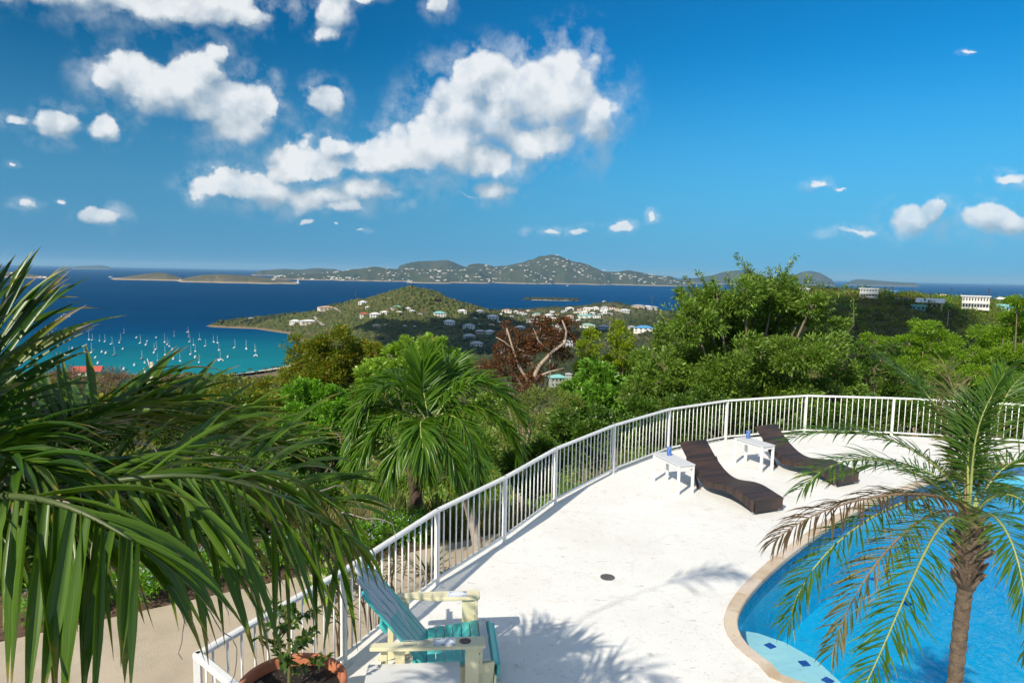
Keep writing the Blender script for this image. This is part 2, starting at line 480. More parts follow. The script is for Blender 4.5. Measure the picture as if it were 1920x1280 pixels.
def land_h(X, Y):
    X = np.asarray(X, float); Y = np.asarray(Y, float)
    n = np.interp(Y, NY, NZ)
    far = sst(60, 250, Y)
    n = n + far * 7.0 * fbm(X / 90.0, Y / 90.0, 4)
    left = sst(-20, -130, X) * sst(380, 650, Y) * sst(1000, 800, Y)
    n = n - 28 * left
    g = lambda cx, cy, sx, sy, hh: hh * np.exp(-((X - cx) / sx) ** 2 - ((Y - cy) / sy) ** 2)
    hill = 82 * np.exp(-((X + 245) / np.where(X < -245, 130, 215)) ** 2 - ((Y - 1330) / 190) ** 2)
    n = n + hill * (1 + 0.12 * fbm(X / 60, Y / 60, 3))
    n = n + g(-470, 1470, 130, 55, 10) + g(-350, 1470, 120, 70, 16)
    n = n + g(290, 1900, 170, 140, 36) + g(120, 2000, 120, 120, 10) + g(250, 1010, 150, 150, 46)
    # the bushy ridge on the right, level with the house
    top = 59.5 - 8.0 * sst(130, 300, X)
    n = n + top * np.exp(-((Y - 365) / 105) ** 2) * sst(20, 150, X)
    n = n + 22 * sst(60, 220, X) * np.exp(-((Y - 190) / 90) ** 2)
    sd = shore_dist(X, Y)
    cap = np.where(sd > 0, 0.8 + 0.55 * sd ** 0.95, 0.15 * sd)
    harb = np.hypot((X - 24) / 36, (Y - 1760) / 120)
    cap = np.where(harb < 2.5, np.minimum(cap, -3 + 16 * (harb - 0.7)), cap)
    return np.minimum(n, cap)
def zland(X, Y):
    return land_h(X, Y) + SEA_Z
def ground_material():
    m, t = matn('hillside_ground')
    g = t.n('ShaderNodeNewGeometry'); pos = g.outputs['Position']
    a = t.noise(pos, 0.012, 5, 0.6); b = t.noise(pos, 0.15, 5, 0.65); cfine = t.noise(pos, 1.3, 4, 0.6)
    c = t.mix(t.mapr(a.outputs[0], 0.40, 0.60), (0.055, 0.075, 0.020), (0.135, 0.115, 0.048))
    c = t.mix(t.mapr(b.outputs[0], 0.40, 0.66), c, (0.045, 0.062, 0.018))
    c = t.mix(t.mapr(cfine.outputs[0], 0.52, 0.72), c, (0.19, 0.16, 0.085))
    # bare earth and sand only along the waterline
    sp = t.n('ShaderNodeSeparateXYZ', {0: pos})
    hz = t.math('ADD', sp.outputs[2], t.math('MULTIPLY', t.math('SUBTRACT', b.outputs[0], 0.5), 6.0))
    c = t.mix(t.mapr(hz, SEA_Z + 1.0, SEA_Z + 4.0, 1.0, 0.0), c, (0.22, 0.165, 0.11))
    bp = t.n('ShaderNodeBump', {'Strength': 0.7, 'Distance': 0.6, 'Height': b.outputs[0]})
    out(t, t.n('ShaderNodeBsdfPrincipled', {'Base Color': c, 'Roughness': 0.95, 'Specular IOR Level': 0.1, 'Normal': bp}).outputs[0])
    return m
GROUND = ground_material()
dists = np.concatenate([np.geomspace(13.2, 300, 90), np.geomspace(305, 2500, 210)])
X, Y, A = pix_fan(-500, 2420, 300, dists)
Z = zland(X, Y)
tag(obj_np('hillside_terrain', np.stack([X, Y, Z], -1).reshape(-1, 3), grid_faces(*X.shape)[:, ::-1], GROUND, smooth=True),
    'bushy green and brown hillside sloping down to the bay', kind='structure')

# pale beach strip at the head of the bay
bx = []
for (x, y) in ((-560, 690), (-470, 716), (-412, 734), (-352, 752), (-318, 795), (-288, 842), (-282, 890)):
    bx.append((x, y))
bv = []
for i, (x, y) in enumerate(bx):
    bv += [(x - 2 - (i % 2), y + 3, SEA_Z + 0.15), (x + 12, y - 13, SEA_Z + 3.2 + 4.0)]
SAND = surf('beach_sand', (0.62, 0.52, 0.38), (0.52, 0.43, 0.31), 0.2, 0.9)
V = []
for i in range(len(bx)):
    x, y = bx[i]
    for k in range(4):
        V.append((x - 4 + 6 * k, y + 4 - 6 * k, SEA_Z + 0.1 + 1.5 * k))
V = np.array(V); V[:, 2] = np.maximum(V[:, 2], zland(V[:, 0], V[:, 1]) + 0.4)
tag(obj_np('beach', V, grid_faces(len(bx), 4), SAND, smooth=True), 'narrow pale sand beach at the head of the bay', kind='structure')

# ---- scrub on the slopes: leafy clumps, nobody could count them
ico = np.array([(0, 0, 1), *[(0.894 * math.cos(R(72 * k)), 0.894 * math.sin(R(72 * k)), 0.447) for k in range(5)],
                *[(0.894 * math.cos(R(72 * k + 36)), 0.894 * math.sin(R(72 * k + 36)), -0.447) for k in range(5)]])
icoF = np.array([(0, 1 + k, 1 + (k + 1) % 5) for k in range(5)] + [(1 + k, 6 + k, 1 + (k + 1) % 5) for k in range(5)] + [(1 + (k + 1) % 5, 6 + k, 6 + (k + 1) % 5) for k in range(5)])
def blobs(P, rad, zs=0.8, jit=0.28, r=rng):
    n = len(P)
    a = r.random(n) * 6.28; ca, sa = np.cos(a), np.sin(a)
    b = np.repeat(ico[None], n, 0) * (1 + jit * (r.random((n, 11, 1)) * 2 - 1))
    x = b[..., 0] * ca[:, None] - b[..., 1] * sa[:, None]; y = b[..., 0] * sa[:, None] + b[..., 1] * ca[:, None]
    b = np.stack([x, y, b[..., 2] * zs], -1) * rad[:, None, None] + P[:, None, :]
    F = icoF[None] + (np.arange(n) * 11)[:, None, None]
    return b.reshape(-1, 3), F.reshape(-1, 3)
SCRUB = leafmat('scrub_leaves', [(0.036, 0.058, 0.009), (0.058, 0.084, 0.014), (0.091, 0.100, 0.023), (0.047, 0.074, 0.011), (0.124, 0.108, 0.033), (0.072, 0.095, 0.015)], 0.05, 0.9)
WOODS = leafmat('woodland_leaves', [(0.018, 0.030, 0.008), (0.030, 0.045, 0.010), (0.040, 0.056, 0.014), (0.024, 0.037, 0.009), (0.050, 0.056, 0.018)], 0.05, 0.9)
def scatter(n, x0, x1, d0, d1, seed):
    r = np.random.default_rng(seed)
    px = r.uniform(x0, x1, n); d = np.exp(r.uniform(math.log(d0), math.log(d1), n))
    X = (px - 960) / FPX * d
    h = land_h(X, d)
    k = h > 3.0
    return X[k], d[k], h[k] + SEA_Z, r
X, Y, Z, r = scatter(27000, 380, 1020, 900, 1750, 11)
k = (fbm(X / 70, Y / 70, 3) > -0.30) | (r.random(len(X)) < 0.35)
X, Y, Z = X[k], Y[k], Z[k]
V, F = blobs(np.stack([X, Y, Z + 0.5], -1), (0.9 + 3.0 * r.random(len(X)) ** 2.2) * (1 + 0.5 * (fbm(X / 40, Y / 40, 2) > 0.1)), 0.8, 0.5, r)
tag(obj_np('hill_scrub', V, F, SCRUB), 'low olive green scrub covering the round hill', kind='stuff')
X, Y, Z, r = scatter(9500, 860, 1500, 480, 2250, 12)
V, F = blobs(np.stack([X, Y, Z + 1.0], -1), r.uniform(2.2, 5.0, len(X)), 0.85, 0.35, r)
tag(obj_np('valley_woods', V, F, WOODS), 'dark woods filling the valley round the harbour town', kind='stuff')
X, Y, Z, r = scatter(7600, -330, 900, 180, 1000, 13)
k = Z > SEA_Z + 4
X, Y, Z = X[k], Y[k], Z[k]
V, F = blobs(np.stack([X, Y, Z + 0.8], -1), r.uniform(1.2, 2.8, len(X)) * (Y / 500), 0.8, 0.4, r)
tag(obj_np('bay_slope_scrub', V, F, SCRUB), 'brownish green brush on the slope above the bay', kind='stuff')

r = np.random.default_rng(14); n = 900
px = r.uniform(405, 640, n); d = r.uniform(1425, 1530, n); X = (px - 960) / FPX * d; h = land_h(X, d); k = (h > 6) & (fbm(X / 30, d / 30, 2) > -0.05)
V, F = blobs(np.stack([X[k], d[k], h[k] + SEA_Z + 1.5], -1), r.uniform(2.0, 4.6, k.sum()), 0.95, 0.4, r)
tag(obj_np('point_woods', V, F, WOODS), 'dark trees along the low wooded point', kind='stuff')

# ---- far islands: heightfields with their own skyline
def island_material(name, c1, c2, c3):
    m, t = matn(name)
    g = t.n('ShaderNodeNewGeometry'); pos = g.outputs['Position']
    a = t.noise(pos, 0.004, 6, 0.65); b = t.noise(pos, 0.03, 4, 0.6)
    c = t.mix(t.mapr(a.outputs[0], 0.38, 0.62), c1, c2)
    c = t.mix(t.mapr(b.outputs[0], 0.55, 0.75), c, c3)
    sp = t.n('ShaderNodeSeparateXYZ', {0: pos})
    c = t.mix(t.mapr(sp.outputs[2], SEA_Z + 3.0, SEA_Z + 14.0, 1.0, 0.0), c, (0.36, 0.29, 0.20))
    out(t, t.n('ShaderNodeBsdfPrincipled', {'Base Color': c, 'Roughness': 0.95, 'Specular IOR Level': 0.1}).outputs[0])
    return m
ISL_NEAR = island_material('dry_island', (0.085, 0.085, 0.030), (0.145, 0.120, 0.060), (0.055, 0.062, 0.024))
ISL_FAR = island_material('green_island', (0.040, 0.060, 0.022), (0.075, 0.080, 0.034), (0.11, 0.095, 0.05))
ISLANDS = {}
def island(name, label, sky_pts, d_front, d_ridge, d_back, mat, nx=160, nv=26, rough=0.25, seed=1):
    """sky_pts: picture x and skyline y; the ridge stands at d_ridge"""
    xs = np.array([p[0] for p in sky_pts], float); ys = np.array([p[1] for p in sky_pts], float)
    pxs = np.linspace(xs[0], xs[-1], nx)
    yy = np.interp(pxs, xs, ys)
    hts = np.array([0.93 * max(0.0, at(a, b, d_ridge)[2] - SEA_Z) for a, b in zip(pxs, yy)])
    ker = np.array([1, 2, 3, 2, 1]) / 9.0
    hts = np.convolve(np.pad(hts, 2, mode='edge'), ker, 'valid')
    hts = hts * np.minimum(1, np.minimum(np.arange(nx), np.arange(nx)[::-1]) / (nx * 0.08)) ** 0.7
    edge = np.minimum(1, np.minimum(np.arange(nx), np.arange(nx)[::-1]) / (nx * 0.04))
    vs = np.linspace(0, 1, nv)
    V = np.zeros((nv, nx, 3))
    wob = fbm(pxs / 30 + seed * 9.1, pxs * 0 + seed, 3)
    for j, v in enumerate(vs):
        if v < 0.6:
            d = d_front + (d_ridge - d_front) * (v / 0.6); k = math.sin(v / 0.6 * math.pi / 2) ** 1.15
        else:
            d = d_ridge + (d_back - d_ridge) * ((v - 0.6) / 0.4); k = math.cos((v - 0.6) / 0.4 * math.pi / 2)
        dd = d + (1 - edge) * (d_ridge - d) * 0.9 + wob * (d_ridge - d_front) * 0.35 * (1 - v) * edge
        x = (pxs - 960) / FPX * dd
        h = hts * k
        bump = fbm(x / (0.05 * d_ridge) + seed * 3, dd / (0.05 * d_ridge), 4)
        h = h * (1 + rough * bump * (1 - abs(v - 0.6) * 0.5) * (1.0 if j not in (0, nv - 1) else 0))
        V[j, :, 0] = x; V[j, :, 1] = dd; V[j, :, 2] = SEA_Z + h - (3 if j in (0, nv - 1) else 0)
    o = obj_np(name, V.reshape(-1, 3), grid_faces(nv, nx), mat, smooth=True)
    tag(o, label, kind='structure')
    ISLANDS[name] = V
    return o
island('dry_cay', 'low dry brown cay, smaller one of the pair in the sound', [(208, 523), (235, 519), (262, 515), (290, 511), (312, 511), (330, 517), (345, 522), (352, 524)], 6000, 6400, 7000, ISL_NEAR, seed=2)
island('long_cay', 'long low dry cay beside the smaller brown cay', [(330, 525), (352, 519), (380, 514), (410, 512), (440, 513), (470, 516), (500, 521), (530, 524), (562, 530)], 5600, 6100, 6800, ISL_NEAR, seed=3)
island('islet_headland', 'hazy headland running out left of the far island', [(470, 508), (490, 505), (530, 503), (560, 504), (600, 502), (625, 501), (640, 506), (690, 510)], 11500, 12400, 13500, ISL_FAR, seed=4)
island('resort_shore', 'low far shore crowded with white resort buildings', [(505, 519), (520, 514), (545, 510), (570, 513), (600, 512), (640, 508), (670, 503), (700, 499), (730, 504), (770, 506), (800, 503), (850, 504), (900, 508), (930, 516)], 7900, 8700, 9800, ISL_FAR, rough=0.35, seed=5)
island('round_mountain', 'round topped mountain on the far island', [(735, 502), (752, 493), (768, 487), (785, 485), (800, 487), (815, 488), (836, 485), (850, 490), (865, 497), (890, 503)], 9800, 10600, 11800, ISL_FAR, rough=0.2, seed=6)
island('town_mountain', 'highest hazy mountain of the far island dotted with houses', [(840, 508), (860, 502), (885, 497), (930, 498), (955, 492), (985, 487), (1010, 483), (1030, 481), (1050, 485), (1075, 494), (1095, 496), (1110, 500), (1130, 506), (1150, 507), (1172, 503), (1188, 506), (1210, 512), (1240, 516), (1290, 520)], 8600, 9700, 11000, ISL_FAR, nx=220, nv=34, rough=0.35, seed=7)
island('shore_bluff', 'small rocky bluff standing before the far shore', [(760, 527), (775, 522), (790, 519), (802, 517), (815, 519), (828, 523), (845, 530)], 7300, 7600, 8000, ISL_FAR, seed=8)
island('wooded_foothill', 'dark wooded foothill before the highest far mountain', [(815, 516), (835, 508), (855, 502), (875, 501), (900, 506), (930, 510), (960, 505), (985, 506), (1010, 513), (1040, 520)], 8300, 8800, 9300, ISL_FAR, rough=0.3, seed=9)
island('dome_island', 'hazy blue dome shaped island behind the leafy ridge', [(1462, 526), (1478, 516), (1495, 508), (1512, 506), (1530, 510), (1548, 520), (1562, 527)], 13500, 14200, 15000, ISL_FAR, rough=0.1, seed=10)
island('bush_island', 'hazy island mostly hidden by the tall bushy tree', [(1258, 522), (1290, 521), (1330, 516), (1360, 508), (1385, 504), (1410, 508), (1440, 518), (1470, 526)], 12500, 13400, 14500, ISL_FAR, rough=0.15, seed=11)
island('ridge_cay', 'low brown cay showing just above the right ridge', [(1590, 548), (1612, 540), (1640, 537), (1668, 541), (1690, 548), (1715, 553)], 5000, 5300, 5700, ISL_NEAR, rough=0.15, seed=12)
island('horizon_cay', 'thin low cay on the horizon at far right', [(1580, 527), (1602, 523), (1640, 525), (1680, 528), (1720, 530)], 15000, 16000, 17000, ISL_FAR, rough=0.1, seed=13)
island('lone_cay', 'faint thin cay on the horizon behind the palm fronds', [(135, 500), (160, 498), (190, 497), (210, 500)], 21000, 22000, 23000, ISL_FAR, rough=0.1, seed=14)
island('scrubby_cay', 'low hazy land behind the frond at the left edge', [(-80, 505), (-20, 507), (30, 509), (60, 514), (95, 522), (130, 525)], 6000, 6500, 7200, ISL_NEAR, rough=0.1, seed=15)
# tiny wooded cay with its sand edge off the town
P = np.array([at(x, 563, 3250) for x in np.linspace(985, 1082, 90)]); P[:, 2] = SEA_Z + 6
V, F = blobs(P + rng.normal(0, 1, P.shape) * (3, 9, 1), rng.uniform(6, 10, 90), 0.9)
cayr = empty('wooded_cay', (P[45][0], P[45][1], SEA_Z))
o = obj_np('trees', V - np.array(cayr.location), F, WOODS, cayr)
cx = np.linspace(-1, 1, 24)
sv = []
for v in (-1, -0.5, 0, 0.5, 1):
    for c in cx:
        sv.append((c * 142, v * 26 * math.sqrt(max(0.02, 1 - c * c)), 2.6 * (1 - v * v) * math.sqrt(max(0, 1 - c * c)) - 0.4))
obj_np('sand_bank', sv, grid_faces(5, 24), SAND, cayr, smooth=True)
tag(cayr, 'tiny flat wooded cay ringed by pale sand off the town', 'island', kind='structure')

# ---- air: even thin haze over the whole view
hm, t = matn('haze_air')
t.n('ShaderNodeOutputMaterial', {'Volume': t.n('ShaderNodeVolumePrincipled', {'Color': (0.27, 0.57, 1.0, 1), 'Absorption Color': (0.30, 0.30, 0.30, 1), 'Density': 3.3e-5, 'Anisotropy': 0.0}).outputs[0]})
hb = MB().box((0, 28500, SEA_Z - 1 + 210), (124000, 67000, 420))
tag(hb.build('haze', hm), 'thin blue sea haze', kind='stuff')

# ---- two cumulus clouds drifting overhead, above and behind the picture: their shade lies on hill, valley and ridge
CLOUDM, t = matn('cloud_white')
out(t, t.n('ShaderNodeMixShader', {0: 0.5, 1: t.n('ShaderNodeBsdfDiffuse', {'Color': (0.9, 0.9, 0.9, 1)}).outputs[0], 2: t.n('ShaderNodeBsdfTranslucent', {'Color': (0.85, 0.87, 0.9, 1)}).outputs[0]}).outputs[0])
def drifting_cloud(targets, h, label, seed, rad):
    r = np.random.default_rng(seed); P = []
    for (gx, gy, gz, sc) in targets:
        k = h / to_sun.z
        c = np.array((gx, gy, gz)) + np.array(to_sun) * k
        for _ in range(16):
            P.append((*(c + r.normal(0, 1, 3) * np.array((0.5, 0.5, 0.22)) * sc), sc * r.uniform(0.35, 0.7)))
    P = np.array(P)
    c0 = P[:, :3].mean(0)
    V, F = blobs(P[:, :3] - c0, P[:, 3], 0.6, 0.15, r)
    o = obj_np('cumulus_cloud', V, F, CLOUDM, smooth=True); o.location = c0
    tag(o, label, 'cloud')
def gh(x, y): return (x, y, float(zland(x, y)))
drifting_cloud([(*gh(-150, 1080), 60), (*gh(-90, 1110), 70), (*gh(-30, 1150), 75), (*gh(40, 1180), 70), (*gh(-60, 1020), 70), (*gh(20, 1050), 70), (*gh(-120, 980), 60), (*gh(0, 930), 70), (*gh(-60, 900), 60), (*gh(70, 980), 60)], 800, 'white cumulus cloud drifting above the bay, shading the hill foot', 301, 1)
drifting_cloud([(*gh(150, 285), 26), (*gh(175, 300), 26), (*gh(128, 270), 24), (*gh(160, 262), 24)], 700, 'small white cumulus cloud drifting overhead, shading the ridge', 302, 1)

# ================================================================== TERRACE, POOL, PATH
def deck_material():
    m, t = matn('white_concrete')
    co = t.n('ShaderNodeTexCoord').outputs['Object']
    a = t.noise(co, 0.55, 6, 0.62); b = t.noise(co, 3.2, 8, 0.7); s = t.noise(t.vec('MULTIPLY', co, (1, 2.2, 1)), 5.5, 6, 0.7)
    c = t.mix(t.mapr(a.outputs[0], 0.36, 0.64), (0.79, 0.785, 0.76), (0.71, 0.70, 0.665))
    c = t.mix(t.mapr(b.outputs[0], 0.56, 0.74), c, (0.60, 0.575, 0.52))
    c = t.mix(t.math('MULTIPLY', t.mapr(s.outputs[0], 0.60, 0.69), 0.85), c, (0.40, 0.36, 0.31))
    sp = t.noise(co, 34.0, 3, 0.5)
    c = t.mix(t.math('MULTIPLY', t.mapr(sp.outputs[0], 0.64, 0.70), 0.6), c, (0.30, 0.27, 0.23))
    vor = t.n('ShaderNodeTexVoronoi', {'Vector': t.vec('ADD', co, t.scale(b.outputs['Color'], 0.5)), 'Scale': 0.42}, feature='DISTANCE_TO_EDGE')
    c = t.mix(t.math('MULTIPLY', t.mapr(vor.outputs['Distance'], 0.0, 0.012, 1.0, 0.0), 0.16), c, (0.42, 0.39, 0.34))
    bp = t.n('ShaderNodeBump', {'Strength': 0.35, 'Distance': 0.01, 'Height': b.outputs[0]})
    out(t, t.n('ShaderNodeBsdfPrincipled', {'Base Color': c, 'Roughness': 0.8, 'Specular IOR Level': 0.25, 'Normal': bp}).outputs[0])
    return m
POST_PX = [(645, 1245), (819, 1097), (945, 1016), (1040, 945), (1149, 887), (1252, 847), (1360, 825), (1508, 812), (1671, 817), (1844, 827)]
CORNER = gp(370, 1222, 1.04)
RETURN = gp(446, 1284, 1.04)
posts = [np.array((CORNER[0], CORNER[1]))] + [gp(x, y, 0)[:2] for x, y in POST_PX]
posts += [np.array((14.5, 16.75)), np.array((16.4, 15.2))]
rd = nrm(np.array((RETURN[0] - CORNER[0], RETURN[1] - CORNER[1])))
ret = [posts[0] + rd * 1.75]
line = ret + posts
# terrace outline, a hand's breadth outside the railing
def offset(pts, k):
    o = []
    for i, p in enumerate(pts):
        a = pts[max(0, i - 1)]; b = pts[min(len(pts) - 1, i + 1)]
        d = nrm(b - a); o.append(p + np.array((-d[1], d[0])) * k)
    return o
edge = offset(line, 0.10)
outer = [tuple(p) for p in edge] + [(18.2, 13.5), (18.2, -4.0), (0.2, -4.0), (0.2, 2.6)]
pool_px = [(1495, 1277), (1440, 1240), (1405, 1214), (1384, 1185), (1381, 1155), (1400, 1118), (1440, 1074), (1500, 1024), (1555, 986), (1620, 950), (1690, 921), (1765, 897), (1840, 880), (1920, 868)]
pool_ctrl = [gp(x, y, 0)[:2] for x, y in pool_px] + [np.array(p) for p in ((13.6, 14.9), (14.7, 13.0), (14.4, 10.0), (12.3, 7.2), (9.0, 5.9), (6.2, 5.8), (4.2, 6.3))]
def catmull(pts, n=8):
    o = []; m = len(pts)
    for i in range(m):
        p0, p1, p2, p3 = (pts[(i + k) % m] for k in (-1, 0, 1, 2))
        for j in range(n):
            t = j / n
            o.append(0.5 * ((2 * p1) + (-p0 + p2) * t + (2 * p0 - 5 * p1 + 4 * p2 - p3) * t * t + (-p0 + 3 * p1 - 3 * p2 + p3) * t ** 3))
    return o
def resample(pts, step):
    P = np.array(list(pts) + [pts[0]]); s = np.concatenate([[0], np.cumsum(np.linalg.norm(np.diff(P, axis=0), axis=1))])
    n = int(round(s[-1] / step)); q = np.linspace(0, s[-1], n, endpoint=False)
    return [np.array((np.interp(v, s, P[:, 0]), np.interp(v, s, P[:, 1]))) for v in q]
pool = resample(catmull(pool_ctrl), 0.19)
area = sum(p[0] * q[1] - p[1] * q[0] for p, q in zip(pool, pool[1:] + pool[:1]))
if area < 0: pool = pool[::-1]
def offset_loop(pts, k):           # counter-clockwise loop, positive k grows it
    m = len(pts); o = []
    for i in range(m):
        d = nrm(pts[(i + 1) % m] - pts[i - 1]); o.append(pts[i] + np.array((d[1], -d[0])) * k)
    return o
cop_out = offset_loop(pool, 0.14)
def fill(name, loops, z, mat):
    bm = bmesh.new(); es = []
    for lp in loops:
        vs = [bm.verts.new((p[0], p[1], z)) for p in lp]
        es += [bm.edges.new((vs[i], vs[(i + 1) % len(vs)])) for i in range(len(vs))]
    bmesh.ops.triangle_fill(bm, use_beauty=True, use_dissolve=False, edges=es)
    bm.normal_update()
    for f in bm.faces:
        if f.normal.z < 0: f.normal_flip()
    me = bpy.data.meshes.new(name); bm.to_mesh(me); bm.free(); me.materials.append(mat)
    return link(bpy.data.objects.new(name, me))
DECK = deck_material()
tag(fill('pool_terrace', [outer, [tuple(p) for p in cop_out]], 0.0, DECK), 'white weathered concrete pool terrace', kind='structure')
# its edge beam and retaining wall
mbv = []; n = len(outer)
sk = MB()
for i in range(n):
    a = outer[i]; b = outer[(i + 1) % n]
    sk.add([(a[0], a[1], -0.001), (b[0], b[1], -0.001), (b[0], b[1], -2.6), (a[0], a[1], -2.6)], [(0, 1, 2, 3)])
tag(sk.build('terrace_wall', surf('retaining_wall', (0.62, 0.59, 0.53), (0.50, 0.47, 0.41), 1.2, 0.9, 0.3)), 'retaining wall below the white terrace edge', kind='structure')

# ---- pool: one thing with coping stones, lining, tile band, step and water
pc = np.mean(pool, 0)
pool_root = empty('swimming_pool', (pc[0], pc[1], 0))
def rel(p, o): return (p[0] - o[0], p[1] - o[1])
STONE = [surf('coping_travertine', (0.60, 0.52, 0.42), (0.64, 0.53, 0.39), 3.0, 0.75, 0.25, c3=(0.42, 0.27, 0.19)),
         surf('coping_pale', (0.58, 0.50, 0.39), (0.48, 0.36, 0.24), 4.0, 0.75, 0.25, c3=(0.45, 0.28, 0.20)),
         surf('coping_rosy', (0.56, 0.45, 0.36), (0.62, 0.53, 0.43), 3.5, 0.75, 0.25, c3=(0.38, 0.26, 0.19))]
m = len(pool); i = 0
pin = offset_loop(pool, -0.02)
rs = random.Random(5)
while i < m:
    k = min(rs.choice((2, 3, 3)), m - i)
    zt = 0.010 + rs.uniform(-0.003, 0.004)
    s = MB(); V = []
    for j in range(k + 1):
        a = pin[(i + j) % m]; b = cop_out[(i + j) % m]
        if j == 0: a = a * 0.965 + pin[(i + 1) % m] * 0.035; b = b * 0.965 + cop_out[(i + 1) % m] * 0.035
        b = b * 0.985 + a * 0.015
        ed = nrm(a - b) * 0.012
        V += [(*rel(a, pc), -0.055), (*rel(a, pc), zt - 0.014), (*rel(a - ed, pc), zt), (*rel(b, pc), zt), (*rel(b, pc), -0.055)]
    F = []
    for j in range(k):
        for q in range(4):
            F.append((j * 5 + q, j * 5 + q + 1, j * 5 + q + 6, j * 5 + q + 5))
    F += [(0, 1, 2, 3, 4), tuple(k * 5 + q for q in (4, 3, 2, 1, 0))]
    s.add(V, F).build('coping_stone', rs.choice(STONE), pool_root)
    i += k
def band(z0, z1, k=0.0):
    lp = offset_loop(pool, k); V = []; F = []
    for p in lp: V += [(*rel(p, pc), z0), (*rel(p, pc), z1)]
    for q in range(m):
        a = 2 * q; b = 2 * ((q + 1) % m); F.append((a, b, b + 1, a + 1))
    return V, F
def tile_material():
    mm, t = matn('waterline_tiles')
    co = t.n('ShaderNodeTexCoord').outputs['Object']
    v = t.n('ShaderNodeTexVoronoi', {'Vector': co, 'Scale': 26.0, 'Randomness': 0.25})
    c = t.mix(v.outputs['Color'], (0.02, 0.07, 0.20), (0.10, 0.22, 0.42))
    out(t, t.n('ShaderNodeBsdfPrincipled', {'Base Color': c, 'Roughness': 0.2}).outputs[0]); return mm
obj_np('tile_band', *band(-0.05, -0.30), tile_material(), pool_root)
PLASTER = surf('pool_plaster', (0.34, 0.84, 0.92), (0.42, 0.88, 0.94), 1.5, 0.7)
obj_np('pool_wall', *band(-0.302, -1.34), PLASTER, pool_root)
def fillrel(name, loops, z, mat):
    o = fill(name, loops, z, mat); o.parent = pool_root; return o
fl = fillrel('pool_floor', [[rel(p, pc) for p in pool]], -1.33, PLASTER)
def water_material():
    mm, t = matn('pool_water')
    g = t.n('ShaderNodeNewGeometry')
    a = t.noise(g.outputs['Position'], 1.6, 3, 0.5, 0.8); b = t.noise(g.outputs['Position'], 6.5, 3, 0.55, 0.6)
    h = t.math('ADD', t.math('MULTIPLY', a.outputs[0], 1.0), t.math('MULTIPLY', b.outputs[0], 0.30))
    bp = t.n('ShaderNodeBump', {'Strength': 0.7, 'Distance': 0.09, 'Height': h})
    lw = t.n('ShaderNodeLayerWeight', {'Blend': 0.5, 'Normal': bp})
    fr = t.n('ShaderNodeMath', {0: t.math('POWER', lw.outputs['Facing'], 4.0), 1: 0.75, 2: 0.02}, operation='MULTIPLY_ADD')
    tr = t.n('ShaderNodeBsdfTransparent', {'Color': (1, 1, 1, 1)})
    gl = t.n('ShaderNodeBsdfGlossy', {'Color': (1, 1, 1, 1), 'Roughness': 0.03, 'Normal': bp})
    va = t.n('ShaderNodeVolumeAbsorption', {'Color': (0.0, 0.79, 0.91, 1), 'Density': 0.95})
    t.n('ShaderNodeOutputMaterial', {'Surface': t.n('ShaderNodeMixShader', {0: fr.outputs[0], 1: tr.outputs[0], 2: gl.outputs[0]}).outputs[0], 'Volume': va.outputs[0]}); return mm
wl_ = offset_loop(pool, -0.004)
bm = bmesh.new()
for z in (-0.13, -1.325):
    vs = [bm.verts.new((*rel(p, pc), z)) for p in wl_]
    es = [bm.edges.new((vs[q], vs[(q + 1) % m])) for q in range(m)]
    bmesh.ops.triangle_fill(bm, use_beauty=True, use_dissolve=False, edges=es)
bm.verts.ensure_lookup_table()
vv = list(bm.verts)
for q in range(m):
    bm.faces.new((vv[q], vv[(q + 1) % m], vv[m + (q + 1) % m], vv[m + q]))
bmesh.ops.recalc_face_normals(bm, faces=bm.faces)
me = bpy.data.meshes.new('water'); bm.to_mesh(me); bm.free(); me.materials.append(water_material())
link(bpy.data.objects.new('water', me), pool_root)
# underwater entry step with three blue accent tiles
st = [gp(x, y, -0.36)[:2] for x, y in ((1372, 1178), (1420, 1186), (1470, 1203), (1530, 1236), (1600, 1300), (1700, 1400))]
st = st + [np.array((4.5, 5.6)), np.array((2.4, 5.6)), np.array((1.9, 7.2))]
stp = MB(); stp.prism([rel(p, pc) for p in st], -1.328, -0.36)
STEP = surf('step_plaster', (0.66, 0.72, 0.73), (0.60, 0.68, 0.70), 2.0, 0.7)
step = stp.build('entry_step', STEP, pool_root)
TILE = surf('blue_tile', (0.02, 0.06, 0.28), (0.03, 0.09, 0.36), 9, 0.25)
for (x, y, a) in ((1444, 1210, 0.5), (1508, 1243, 0.15), (1552, 1275, 0.6)):
    p = gp(x, y, -0.355)
    MB().box((p[0] - pc[0], p[1] - pc[1], -0.354), (0.10, 0.10, 0.012), a).build('accent_tile', TILE, step)
for (x, y) in ((1462, 1163), (1700, 1130), (1640, 1085)):
    p = gp(x, y, -1.32)
    MB().box((p[0] - pc[0], p[1] - pc[1], -1.324), (0.14, 0.14, 0.014), 0.4).build('accent_tile', TILE, fl)
tag(pool_root, 'curved turquoise swimming pool edged with tan coping stones', 'pool')

